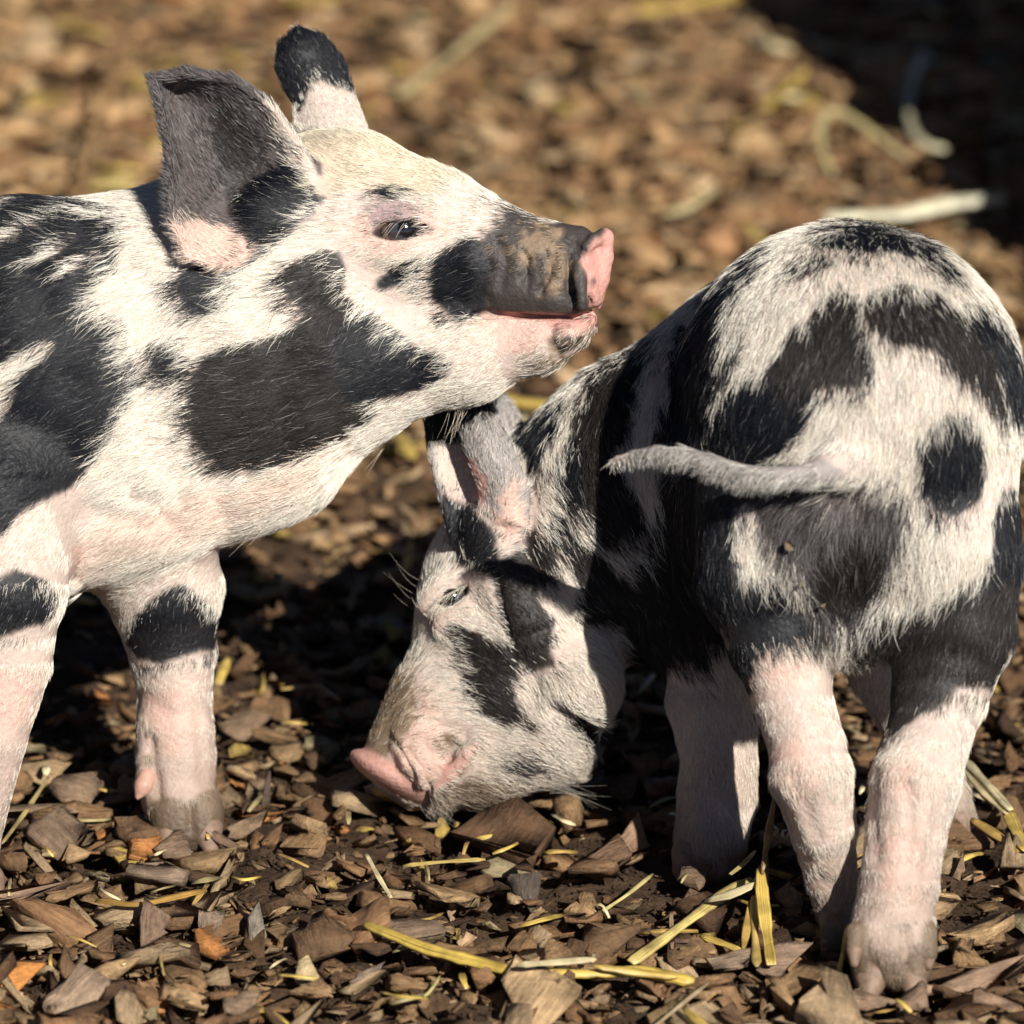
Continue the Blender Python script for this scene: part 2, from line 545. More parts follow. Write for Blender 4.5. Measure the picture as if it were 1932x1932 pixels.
HAIR = {  # coat class: (skin colour, hair colour, spread of hair brightness)
    'W': ((0.54, 0.43, 0.365), (0.82, 0.765, 0.68), 0.28),
    'C': ((0.51, 0.40, 0.31), (0.80, 0.715, 0.565), 0.30),
    'K': ((0.012, 0.012, 0.014), (0.0088, 0.0102, 0.0145), 0.6),
    'B': ((0.024, 0.019, 0.017), (0.021, 0.017, 0.0145), 0.6),
    'G': ((0.30, 0.265, 0.25), (0.56, 0.53, 0.49), 0.6),
    'P': ((0.55, 0.42, 0.355), (0.81, 0.745, 0.665), 0.30),
    'T': ((0.60, 0.40, 0.33), (0.81, 0.67, 0.58), 0.22),
    'R': ((0.56, 0.29, 0.24), (0.66, 0.46, 0.38), 0.15),
    'D': ((0.25, 0.175, 0.115), (0.38, 0.28, 0.185), 0.4),
    'E': ((0.055, 0.045, 0.041), (0.085, 0.076, 0.072), 0.6),
    'M': ((0.10, 0.078, 0.074), (0.17, 0.155, 0.15), 0.7),
    'Q': ((0.34, 0.235, 0.225), (0.44, 0.36, 0.335), 0.5),
    'X': ((0.035, 0.020, 0.018), (0.05, 0.04, 0.035), 0.3),
}
CL = list(HAIR)

def coat_class(p_cam, gidx, names, facing, patches, gdefault, seed, jitter):
    """coat class for points on the skin: the patches seen on this side, blotches of the same kind on the other"""
    q = pic(p_cam)
    n = np.stack([fbm(p_cam, 140, seed, 3) - 0.5, fbm(p_cam, 140, seed + 5, 3) - 0.5], 1) * 15
    q = q + n
    if jitter: q = q + rng.normal(0, jitter, q.shape)
    cls = np.full(len(q), CL.index('W'))
    for g, c in gdefault.items():
        if g in names: cls[gidx == names.index(g)] = CL.index(c)
    for pt in patches:
        c, P = pt[0], pt[1]
        gs = pt[2] if len(pt) > 2 else None
        soft = pt[3] if len(pt) > 3 else 0
        P = np.array(P, float)
        bb = (q[:, 0] > P[:, 0].min() - 60) & (q[:, 0] < P[:, 0].max() + 60) & (q[:, 1] > P[:, 1].min() - 60) & (q[:, 1] < P[:, 1].max() + 60)
        if gs is not None:
            bb &= np.isin(gidx, [names.index(g) for g in gs if g in names])
        ii = np.nonzero(bb)[0]
        if not len(ii): continue
        sd = poly_sd(q[ii], P)
        if c in 'PDRGTMQ' and not soft: soft = 9
        if soft: sd = sd + (fbm(p_cam[ii], 330, seed + 77, 2) - 0.5) * 2.6 * soft + (rng.normal(0, soft, len(sd)) if jitter else 0)
        if c in 'KB': sd = sd - 6
        cls[ii[sd < 0]] = CL.index(c)
    hid = facing < -0.45
    blot = fbm(p_cam, 16, seed + 31, 3)
    other = np.where(blot > 0.53, CL.index('K'), CL.index('W'))
    for g, c in gdefault.items():
        if g in names: other[gidx == names.index(g)] = CL.index(c)
    legs = [names.index(g) for g in names if 'foot' in g]
    other[np.isin(gidx, legs)] = CL.index('P')
    return np.where(hid, other, cls)

def build_piglet(name, label, body, h, patches, gdefault, creases, flow, hairlen, n_hair, seed, loc):
    root = link(bpy.data.objects.new(name, None))
    root.location = loc
    tag(root, label, 'piglet', 'spotted piglets on the wood chips')
    loc = np.asarray(loc, float)
    V, Q = body.surface(h)
    gi, names = body.groups(V)
    nrm = normals_of(V, Q)
    view = -V / np.linalg.norm(V, axis=1)[:, None]
    facing = (nrm * view).sum(1)
    q = pic(V)
    for cr in creases:
        P, width, depth = cr[:3]
        gs = cr[3] if len(cr) > 3 else None
        m = facing > 0.0
        if gs: m &= np.isin(gi, [names.index(g) for g in gs if g in names])
        ii = np.nonzero(m)[0]
        d = poly_dist(q[ii], np.array(P, float), closed=False)
        V[ii] -= nrm[ii] * (depth / S * np.exp(-(d / width) ** 2))[:, None]
    # slow unevenness of flesh under the coat
    V += nrm * ((fbm(V, 45, seed + 3, 2) - 0.5) * 0.0016)[:, None]
    nrm = normals_of(V, Q)
    facing = (nrm * view).sum(1)
    cls = coat_class(V, gi, names, facing, patches, gdefault, seed, 0)
    skin = np.array([HAIR[c][0] for c in CL])[cls]
    def muddy(c, P):
        z = to_world(P)[:, 2]
        m = np.clip(np.exp(-np.maximum(z - 0.006, 0) / 0.028) * np.clip(fbm(P, 90, seed + 55, 3) * 3.2 - 0.5, 0, 1) * 0.95 + 0.30 * np.exp(-np.maximum(z, 0) / 0.07) * np.clip(fbm(P, 40, seed + 57, 3) * 3.2 - 1.2, 0, 1), 0, 0.92)
        return c * (1 - m[:, None]) + np.array([0.20, 0.135, 0.085]) * np.clip(c.mean(1, keepdims=True) * 2.2, 0.1, 1.2) * m[:, None]
    skin = muddy(skin, V)
    # soften the skin colour a little along patch edges
    ed = np.concatenate([Q[:, [0, 1]], Q[:, [1, 2]], Q[:, [2, 3]], Q[:, [3, 0]]])
    for _ in range(3):
        a = np.zeros_like(skin); c = np.zeros(len(skin))
        np.add.at(a, ed[:, 0], skin[ed[:, 1]]); np.add.at(c, ed[:, 0], 1)
        skin = 0.5 * skin + 0.5 * a / np.maximum(c, 1)[:, None]
    Wp = to_world(V) - loc
    me = np_mesh('body', Wp, Q[:, ::-1] if False else Q)
    col_attr(me, 'coat', skin)
    me.materials.append(M_SKIN)
    bo = link(bpy.data.objects.new('body', me), root)
    # ---- coat
    tri = np.concatenate([Q[:, [0, 1, 2]], Q[:, [0, 2, 3]]])
    a, b, c = V[tri[:, 0]], V[tri[:, 1]], V[tri[:, 2]]
    area = np.linalg.norm(np.cross(b - a, c - a), axis=1)
    tf = facing[tri].mean(1)
    inframe = (pic(a)[:, 0] > -260) & (pic(a)[:, 1] < 2150)
    dens = np.where(tf > -0.25, 1.0, 0.22) * np.where(inframe, 1.0, 0.3)
    dg = np.array([hairlen.get(g, hairlen['*'])[1] for g in names])[gi[tri[:, 0]]]
    wgt = area * dens * dg
    pick = rng.choice(len(tri), n_hair, p=wgt / wgt.sum())
    r1 = np.sqrt(rng.random(n_hair)); r2 = rng.random(n_hair)
    ba = np.stack([1 - r1, r1 * (1 - r2), r1 * r2], 1)
    T = tri[pick]
    root_p = (V[T] * ba[:, :, None]).sum(1)
    rn = (nrm[T] * ba[:, :, None]).sum(1); rn /= np.linalg.norm(rn, axis=1)[:, None]
    rf = facing[T].mean(1)
    rg = gi[T[:, 0]]
    rq = pic(root_p)
    fl = flow_at(rq, flow)
    streak = (vnoise(root_p, 300, seed + 8) - 0.5) * 52 + rng.normal(0, 12, n_hair)
    rc = coat_class(root_p + fl * (streak / S)[:, None], rg, names, rf, patches, gdefault, seed, 3.0)
    sw = np.stack([fbm(root_p, 55, seed + 40 + k, 2) - 0.5 for k in range(3)], 1)
    fine = np.stack([vnoise(root_p, 420, seed + 60 + k) - 0.5 for k in range(3)], 1)
    calm = np.where(np.isin(rg, [k for k, g in enumerate(names) if g == 'tail']), 0.22, 1.0)[:, None]
    fl = fl + (sw * 0.8 + fine * 0.42) * calm + rng.normal(0, 0.09, fl.shape)
    tdir = fl - (fl * rn).sum(1)[:, None] * rn
    tdir /= np.linalg.norm(tdir, axis=1)[:, None] + 1e-9
    ln = np.array([hairlen.get(g, hairlen['*'])[0] for g in names])[rg]
    if 'zones' in hairlen:
        for (cx, cy, rad, f) in hairlen['zones']:
            d = np.linalg.norm(rq - np.array([cx, cy]), axis=1)
            ln = ln * (1 + (f - 1) * np.exp(-(d / rad) ** 2))
    ln = ln / S * rng.uniform(0.55, 1.25, n_hair)
    bald = np.isin(rc, [CL.index('R')])
    ln[bald] *= 0.3
    ln[np.isin(rc, [CL.index('P')])] *= 0.85
    ln[np.isin(rc, [CL.index('X')])] *= 0.05
    lg = np.array([hairlen.get(g, hairlen['*'])[2] if len(hairlen.get(g, hairlen['*'])) > 2 else hairlen['lift'] for g in names])[rg]
    lift = lg * rng.uniform(0.6, 1.6, n_hair)
    K = 5
    ts = np.linspace(0, 1, K)
    side = np.cross(tdir, rn); curl = rng.normal(0, 0.16, n_hair)
    pts = np.empty((n_hair, K, 3))
    for i, t in enumerate(ts):
        pts[:, i] = root_p + tdir * (ln * t)[:, None] + rn * (ln * lift * (1.5 * t - 0.75 * t * t))[:, None] + side * (ln * curl * t * t)[:, None] - rn * 0.0004
    base = np.array([HAIR[c][1] for c in CL])[rc]
    spread = np.array([HAIR[c][2] for c in CL])[rc]
    colr = base * (1 + spread[:, None] * rng.normal(0, 0.6, (n_hair, 1))).clip(0.3, 2.5)
    mixd = np.isin(rc, [CL.index('G'), CL.index('E'), CL.index('D'), CL.index('M')]) & (rng.random(n_hair) < 0.4)
    colr[mixd] *= 0.35
    tint = vnoise(root_p, 30, seed + 90)[:, None]
    light = colr.mean(1) > 0.4
    colr[light] = colr[light] * (1 - 0.10 * tint[light]) * np.array([1.0, 0.985, 0.95])
    glint_hair = np.isin(rc, [CL.index('K'), CL.index('B'), CL.index('E')]) & (rng.random(n_hair) < 0.045)  # scattered paler hairs in the dark coat, coloured to stand in for glints
    colr[glint_hair] = np.array([0.16, 0.15, 0.145]) * rng.uniform(0.4, 1.6, (glint_hair.sum(), 1))
    colr = muddy(colr, root_p)
    hc = bpy.data.hair_curves.new('coat')
    hc.add_curves([K] * n_hair)
    WP = (to_world(pts.reshape(-1, 3)) - loc).astype(np.float32)
    hc.position_data.foreach_set('vector', WP.ravel())
    rad = np.tile(np.array([1.0, 0.95, 0.8, 0.55, 0.16]), (n_hair, 1)) * np.where(rng.random((n_hair, 1)) < 0.5, 1, 0.75) * 0.000115
    ra = hc.attributes.get('radius') or hc.attributes.new('radius', 'FLOAT', 'POINT')
    ra.data.foreach_set('value', rad.astype(np.float32).ravel())
    ca = hc.attributes.new('hair_col', 'FLOAT_COLOR', 'CURVE')
    c4 = np.ones((n_hair, 4), np.float32); c4[:, :3] = colr.clip(0.005, 0.92)
    ca.data.foreach_set('color', c4.ravel())
    hc.materials.append(M_HAIR)
    link(bpy.data.objects.new('coat', hc), root)
    root_v[label] = (V, facing, q, nrm)
    return root, bo

root_v = {}
def on_body(label, px, py):
    """the place on a piglet's coat seen at px, py, and the way the skin faces there"""
    V, f, q, n = root_v[label]
    qq = pic(V)
    ii = np.nonzero((f > 0.1) & (np.abs(qq - np.array([px, py])).max(1) < 7))[0]
    k = ii[np.argmin(V[ii, 2])]
    return to_world(V[k]), to_world(V[k] + n[k]) - to_world(V[k])

def add_strands(name, strands, rgb, radius, root, loc):
    """a few long single hairs (lashes, whiskers): each a list of (px, py, w)"""
    hc = bpy.data.hair_curves.new(name)
    K = 8
    hc.add_curves([K] * len(strands))
    P = []
    for s in strands:
        A = np.array([CF(*p) for p in s])
        t = np.linspace(0, 1, len(A)); tt = np.linspace(0, 1, K)
        if len(A) == 3:
            B = (1 - tt)[:, None] ** 2 * A[0] + 2 * (tt * (1 - tt))[:, None] * A[1] + tt[:, None] ** 2 * A[2]
        else:
            B = np.stack([np.interp(tt, t, A[:, k]) for k in range(3)], 1)
        P.append(B)
    W = (to_world(np.concatenate(P)) - np.asarray(loc, float)).astype(np.float32)
    hc.position_data.foreach_set('vector', W.ravel())
    ra = hc.attributes.get('radius') or hc.attributes.new('radius', 'FLOAT', 'POINT')
    ra.data.foreach_set('value', np.tile(np.linspace(radius, radius * 0.25, K), len(strands)).astype(np.float32))
    ca = hc.attributes.new('hair_col', 'FLOAT_COLOR', 'CURVE')
    c4 = np.ones((len(strands), 4), np.float32); c4[:, :3] = rgb
    ca.data.foreach_set('color', c4.ravel())
    hc.materials.append(M_HAIR)
    return link(bpy.data.objects.new(name, hc), root)

def add_sdf_part(name, prims, mat, root, loc, h=0.0011):
    b = Body((0, 0, 1))
    for args in prims: b.cone(*args)
    V, Q = b.surface(h, 8)
    me = np_mesh(name, to_world(V) - np.asarray(loc, float), Q)
    me.materials.append(mat)
    return link(bpy.data.objects.new(name, me), root)

def mat_eye():
    m, nt, b = nodes_of('eye_ball')
    at = N(nt, 'ShaderNodeAttribute', attribute_name='eye_col')
    nt.links.new(at.outputs['Color'], b.inputs['Base Color'])
    b.inputs['Roughness'].default_value = 0.12
    b.inputs['Specular IOR Level'].default_value = 0.8
    b.inputs['Coat Weight'].default_value = 1.0
    b.inputs['Coat Roughness'].default_value = 0.10
    return m
M_EYE = mat_eye()

def add_eye(c, r, look, root, loc):
    bm = bmesh.new()
    bmesh.ops.create_uvsphere(bm, u_segments=40, v_segments=28, radius=1.0)
    me = bpy.data.meshes.new('eye'); bm.to_mesh(me); bm.free()
    v = np.empty(len(me.vertices) * 3); me.vertices.foreach_get('co', v); v = v.reshape(-1, 3)
    lk = np.array([look[0], -look[1], look[2]], float); lk /= np.linalg.norm(lk)
    ang = np.degrees(np.arccos(np.clip(v @ lk, -1, 1)))
    col = np.where((ang < 26)[:, None], (0.004, 0.004, 0.005), np.where((ang < 52)[:, None], (0.05, 0.045, 0.05), np.where((ang < 58)[:, None], (0.02, 0.014, 0.012), (0.13, 0.075, 0.06))))
    C = CF(*c); R = r / S * C[2] / D
    bulge = 1 + 0.07 * np.exp(-(ang / 30) ** 2)
    W = to_world(C + v * R * bulge[:, None]) - np.asarray(loc, float)
    me.vertices.foreach_set('co', W.ravel().astype(np.float32))
    col_attr(me, 'eye_col', col)
    for p in me.polygons: p.use_smooth = True
    me.materials.append(M_EYE)
    return link(bpy.data.objects.new('eye', me), root)

def Z1(pts): return [(231.8 + .28 * x, 38.6 + .28 * y) for x, y in pts]
def Z2(pts): return [(656.9 + .28 * x, 231.8 + .28 * y) for x, y in pts]
def Z3(pts): return [(.36 * x, 309.1 + .36 * y) for x, y in pts]
def Z4(pts): return [(.32 * x, 927.4 + .32 * y) for x, y in pts]
def Z5(pts): return [(618.2 + .36 * x, 734.2 + .36 * y) for x, y in pts]
def Z6(pts): return [(1159.2 + .4 * x, 386.4 + .4 * y) for x, y in pts]
def Z7(pts): return [(1159.2 + .4 * x, 1120.6 + .4 * y) for x, y in pts]
def Z8(pts): return [(772.8 + .3 * x, 579.6 + .3 * y) for x, y in pts]

# ================================================================== standing piglet (left, head raised)
LAT = (0.0, 0.342, 0.94)                    # level direction away from the camera, in camera axes
def build_standing():
    A = Body(LAT)
    HL = (0.26, 0.33, 0.91)                 # across the head, which is turned a little to the camera
    # trunk
    A.chain([(-700, 800, -170, 300), (-330, 770, -170, 330), (60, 748, -170, 352), (160, 755, -170, 330)], 'body', 60, sq=0.72)
    A.chain([(60, 740, -170, 325), (400, 697, -165, 306), (560, 560, -160, 240)], 'body', 70, sq=0.66)
    A.chain([(-100, 560, -150, 120), (200, 530, -140, 118), (430, 425, -140, 120)], 'body', 70, sq=0.8)
    A.cone((240, 900, -180), 170, (60, 960, -200), 160, 'body', 60, sq=0.9)
    # head
    A.ball((640, 432, -170), 190, 'head', 60, sq=0.74, L=HL)
    A.cone((640, 665, -190), 168, (560, 640, -190), 200, 'head', 60, sq=0.74, L=HL)
    A.chain([(690, 450, -175, 180), (800, 468, -205, 150), (930, 500, -250, 110), (1030, 508, -285, 80), (1070, 510, -298, 74)], 'head', 40, sq=0.84, L=HL)
    A.chain([(680, 690, -190, 135), (880, 660, -240, 96), (1020, 640, -285, 55), (1085, 622, -300, 34)], 'jaw', 30, sq=0.85, L=HL)
    A.cone((1070, 630, -330), 26, (1104, 607, -310), 22, 'jaw', 12)
    A.cone((1085, 615, -270), 24, (1108, 604, -285), 20, 'jaw', 12)
    # upper lip cushion, rolls of skin and nose disc
    A.cone((950, 540, -292), 54, (1040, 552, -318), 44, 'snout', 26)
    A.cone((1050, 560, -330), 36, (1088, 566, -326), 30, 'snout', 12)
    A.cone((1060, 462, -315), 30, (1094, 455, -318), 24, 'snout', 20)
    A.ell((1112, 510, -312), [(0.965, -0.22, -0.14), (0.22, 0.975, 0.0), (0.14, -0.03, 0.985)], (19, 80, 62), 'disc', 8)
    A.limb([(1104, 470, -366, 8), (1122, 452, -350, 11), (1138, 446, -325, 12), (1142, 450, -290, 11)], 'disc', 12)
    A.limb([(1144, 449, -325, 11), (1144, 485, -325, 12), (1135, 528, -325, 12), (1116, 574, -322, 11)], 'disc', 16)
    A.ell((1096, 542, -366), [(0.1, 1.0, 0.05), (0.9, -0.1, -0.3), (0.3, 0.0, 0.9)], (50, 16, 18), 'snout', 6)
    A.ball((1124, 536, -378), 9, 'disc', 5, op='sub')
    A.ball((1150, 530, -345), 11, 'disc', 6, op='sub')
    A.ball((1152, 528, -292), 11, 'disc', 6, op='sub')
    # mouth
    MS = [(895, 594), (940, 593), (1010, 597), (1085, 598), (1112, 590), (1150, 575)]
    A.slot(MS, 5.0, 'head', 8, (-900, -300))
    A.slot(MS, 4.0, 'head', 8, (-245, 900))
    # eye: brow, lids and opening
    A.ell((752, 400, -318), [(1, .05, -.1), (0, 1, -.2), (.1, .2, 1)], (80, 34, 26), 'head', 26)
    A.limb([(700, 438, -326, 7), (725, 422, -338, 10), (758, 414, -344, 11), (790, 420, -342, 9), (818, 433, -334, 5)], 'head', 10)
    A.limb([(700, 442, -326, 6), (730, 454, -334, 8), (765, 454, -338, 8), (796, 445, -336, 6), (822, 434, -332, 4)], 'head', 10)
    A.ell((745, 470, -322), [(1, 0, 0), (0, 1, 0), (0, 0, 1)], (70, 26, 20), 'head', 26)
    A.ell((754, 434, -350), [(1, -.10, -.12), (.10, 1, 0), (.1, 0, 1)], (53, 19, 44), 'head', 5, op='sub')
    # legs
    A.limb([(-20, 930, -300, 185), (5, 1110, -330, 124), (12, 1240, -330, 86), (-16, 1380, -325, 70), (-50, 1530, GW(1690) - 10, 62), (-62, 1640, GW(1690), 58)], 'legnear', 40)
    A.limb([(250, 960, -70, 150), (310, 1110, -40, 112), (325, 1220, -20, 84), (330, 1310, -10, 70), (332, 1420, 0, 75), (338, 1500, 0, 72), (350, 1545, -12, 60)], 'legfar', 34)
    A.limb([(292, 1440, -30, 34), (275, 1475, -40, 22)], 'legfar', 14)
    A.chain([(326, 1530, -40, 40), (326, 1562, -46, 36)], 'footfar', 34)
    A.chain([(380, 1530, -34, 40), (384, 1562, -40, 36)], 'footfar', 34)
    A.ball((353, 1535, -22), 46, 'footfar', 30)
    # hind quarters, outside the picture
    A.chain([(-720, 760, -170, 300), (-860, 820, -170, 240)], 'body', 60, sq=0.78)
    A.limb([(-800, 960, -300, 180), (-790, 1200, -310, 100), (-850, 1370, -310, 76), (-810, 1640, GW(1690), 55)], 'legnear', 40)
    A.limb([(-700, 900, -50, 170), (-650, 1120, -30, 95), (-710, 1280, -10, 72), (-660, 1540, GW(1575), 55)], 'legfar', 40)
    A.chain([(-1080, 760, -170, 30), (-1160, 860, -180, 24), (-1150, 980, -190, 16)], 'body', 20)
    # ears
    A.cloud(ear_pts(
        [(602, 348, -296), (562, 275, -330), (514, 203, -348), (446, 153, -350), (360, 138, -345), (290, 148, -335)],
        [(490, 474, -325), (415, 500, -400), (350, 486, -420), (320, 412, -410), (319, 290, -370), (302, 200, -355), (288, 152, -338)], 86, 36, 32), 9.5, 'ear', 14)
    A.cone((560, 360, -270), 60, (500, 400, -290), 48, 'head', 40)
    A.cloud(ear_pts(
        [(690, 250, -40), (665, 180, 10), (640, 112, 30), (605, 72, 30), (562, 60, 20)],
        [(562, 245, -60), (563, 200, -20), (546, 170, 0), (528, 128, 10), (532, 88, 15), (560, 60, 20)], -34, 28, 22), 8.5, 'earfar', 14)
    patches = [
        ('K', Z3([(-900, 0), (0, 60), (100, 100), (230, 140), (360, 170), (480, 200), (620, 250), (600, 330), (400, 400), (100, 460), (-900, 500)])),
        ('K', Z3([(-900, 420), (0, 420), (150, 380), (300, 330), (400, 290), (520, 240), (640, 280), (640, 400), (610, 480), (600, 560), (520, 590), (480, 650), (490, 720), (540, 800), (620, 810), (650, 880), (640, 960), (690, 1040), (700, 1130), (670, 1250), (610, 1320), (580, 1400), (540, 1480), (460, 1580), (380, 1680), (260, 1740), (130, 1790), (0, 1932), (-500, 1980), (-900, 1500)])),
        ('W', Z3([(-60, 1400), (30, 1300), (90, 1150), (180, 1060), (290, 960), (260, 930), (180, 940), (60, 1010), (-60, 1090)])),
        ('W', Z3([(150, 520), (280, 420), (390, 395), (300, 470), (220, 510)])),
        ('W', Z3([(330, 545), (420, 480), (530, 450), (520, 490), (440, 545), (360, 560)])),
        ('W', Z3([(-60, 385), (60, 340), (150, 312), (300, 290), (170, 345), (60, 400), (-60, 440)])), ('W', Z3([(250, 245), (380, 235), (520, 235), (640, 265), (560, 285), (430, 270)])), ('W', Z3([(-60, 200), (40, 195), (120, 215), (30, 225), (-60, 235)])),
        ('K', Z3([(940, 580), (1080, 550), (1190, 570), (1220, 660), (1180, 750), (1080, 790), (990, 750), (940, 660)]), ['body', 'head']),
        ('K', Z3([(790, 940), (880, 920), (960, 960), (980, 1050), (950, 1130), (880, 1150), (820, 1100)])),
        ('B', Z3([(1000, 1150), (1080, 1030), (1180, 980), (1330, 940), (1500, 890), (1640, 800), (1520, 700), (1470, 620), (1560, 520), (1700, 460), (1780, 480), (1800, 560), (1780, 680), (1830, 740), (1932, 800), (1950, 1330), (1750, 1450), (1600, 1520), (1350, 1590), (1200, 1600), (1100, 1530), (1020, 1420), (1000, 1300)])),
        ('K', Z2([(0, 1270), (100, 1290), (220, 1330), (330, 1420), (420, 1500), (560, 1560), (680, 1620), (640, 1700), (560, 1760), (400, 1800), (250, 1830), (0, 1850), (-60, 1600)])),
        ('K', Z2([(200, 1090), (280, 980), (380, 960), (470, 930), (450, 1000), (400, 1060), (320, 1100), (240, 1110)])),
        ('K', Z1([(900, 1000), (1000, 780), (1060, 850), (1180, 830), (1250, 960), (1370, 1080), (1340, 1200), (1250, 1300), (1150, 1380), (1050, 1480), (950, 1560), (800, 1650), (600, 1660), (640, 1450), (760, 1250), (840, 1100)]), ['head', 'body']),
        ('C', Z2([(-250, 20), (0, 20), (300, 130), (650, 270), (800, 400), (600, 520), (300, 420), (0, 480), (-200, 500), (-350, 250)]), ['head']),
        ('Q', Z2([(110, 590), (200, 510), (330, 490), (450, 545), (500, 640), (460, 730), (300, 780), (170, 750), (125, 680)]), ['head'], 14),
        ('T', Z2([(110, 600), (0, 720), (20, 820), (130, 850), (170, 760), (140, 680)]), ['head']),
        ('T', Z2([(480, 590), (600, 580), (740, 640), (700, 720), (560, 760), (480, 740)]), ['head']),
        ('T', Z2([(150, 770), (300, 800), (470, 740), (520, 780), (400, 880), (200, 890), (120, 840)]), ['head']),
        ('K', Z2([(210, 460), (300, 420), (410, 440), (440, 490), (330, 485), (250, 495)]), ['head']),
        ('E', Z2([(80, 330), (160, 310), (210, 330), (120, 352)]), ['head']),
        ('K', Z2([(600, 900), (700, 840), (800, 780), (900, 800), (960, 960), (930, 1120), (960, 1270), (750, 1310), (680, 1280), (600, 1180), (560, 1060)]), ['head', 'snout', 'jaw']),
        ('E', Z2([(1030, 520), (1200, 600), (1350, 670), (1440, 700), (1560, 750), (1760, 700), (1760, 1290), (1560, 1300), (1300, 1300), (930, 1290), (930, 1120), (960, 960), (880, 800), (950, 720), (1060, 650)]), ['head', 'snout']),
        ('D', Z2([(1180, 780), (1300, 720), (1430, 740), (1500, 830), (1490, 1000), (1460, 1120), (1330, 1150), (1350, 1000), (1240, 930), (1130, 860)]), ['head', 'snout'], 34), ('E', Z2([(1290, 880), (1330, 900), (1310, 1130), (1240, 1130)]), ['head', 'snout'], 20),
        ('T', Z2([(900, 1290), (1200, 1270), (1400, 1290), (1700, 1230), (1720, 1350), (1600, 1450), (1400, 1440), (1250, 1540), (1000, 1560), (880, 1420)]), ['jaw', 'head']),
        ('R', [(1146, 436), (1124, 452), (1106, 474), (1100, 490), (1112, 505), (1110, 529), (1108, 556), (1116, 584), (1200, 600), (1200, 425)], None, 1),
        ('R', [(935, 589), (1010, 592), (1085, 592), (1118, 586), (1118, 602), (1080, 608), (1000, 606), (940, 600)], None, 1),
        ('X', [(1115, 529), (1120, 524), (1126, 531), (1124, 542), (1117, 543)], None, 1),
        ('E', [(1060, 420), (1140, 425), (1144, 437), (1122, 453), (1104, 477), (1092, 492), (1070, 480)], None, 1),
        ('X', [(698, 444), (722, 427), (755, 416), (785, 418), (824, 432), (795, 445), (760, 453), (722, 454)], None, 0.5),
        ('R', Z2([(1230, 1270), (1400, 1290), (1700, 1230), (1720, 1330), (1600, 1400), (1350, 1390)]), ['jaw']),
        ('D', Z2([(1300, 1450), (1480, 1420), (1640, 1460), (1560, 1600), (1350, 1620)]), ['jaw'], 34), ('E', Z2([(1420, 1460), (1560, 1440), (1580, 1520), (1450, 1540)]), ['jaw'], 40),
        ('T', Z4([(430, 420), (560, 440), (700, 320), (900, 260), (1100, 170), (1350, 60), (1250, -20), (800, 160), (560, 240), (440, 320)]), None),
        ('T', [(120, 1075), (230, 1010), (330, 960), (420, 930), (520, 900), (640, 850), (600, 910), (480, 985), (380, 1020), (260, 1040), (160, 1095)], None, 16), ('T', [(180, 985), (260, 960), (330, 975), (250, 1005)], None, 12),
        ('K', Z4([(-500, 560), (0, 520), (100, 480), (250, 540), (330, 640), (280, 750), (120, 800), (0, 830), (-500, 830)]), ['legnear', 'body']),
        ('K', Z4([(950, 600), (1080, 570), (1200, 650), (1290, 760), (1250, 920), (1100, 940), (950, 1000), (820, 980), (760, 900), (800, 760)]), ['legfar']),
        ('P', Z4([(-700, 1000), (350, 930), (200, 1400), (50, 2200), (-700, 2200)]), ['legnear']),
        ('P', Z4([(780, 1130), (1280, 1050), (1330, 1700), (1310, 2100), (900, 2100), (700, 1700)]), ['legfar']),
        ('T', Z4([(830, 1150), (1100, 1180), (1160, 1500), (1000, 1620), (860, 1400)]), ['legfar'], 26), ('T', Z4([(-100, 1000), (250, 1100), (150, 1350), (-100, 1500)]), ['legnear'], 26),
        ('D', Z4([(780, 1540), (960, 1600), (1300, 1700), (1330, 1932), (1100, 2050), (900, 2050), (880, 1700)]), ['legfar', 'footfar'], 30),
        ('P', Z4([(880, 1600), (1180, 1500), (1280, 1800), (1100, 1850), (950, 1880)]), ['legfar'], 20),
        ('B', Z1([(640, 560), (760, 640), (900, 760), (960, 1000), (860, 1260), (780, 1340), (700, 1200), (640, 900)]), ['ear'], 22), ('T', Z1([(320, 1380), (500, 1350), (700, 1400), (900, 1450), (880, 1560), (700, 1700), (560, 1700), (330, 1600)]), ['ear'], 8),
        ('W', [(500, 188), (522, 196), (574, 268), (612, 348), (585, 352), (545, 290), (512, 230)], ['ear', 'head'], 6),
        ('K', Z1([(1000, 0), (1650, 0), (1650, 470), (1500, 440), (1330, 370), (1240, 430), (1190, 600), (950, 620)]), ['earfar']),
    ]
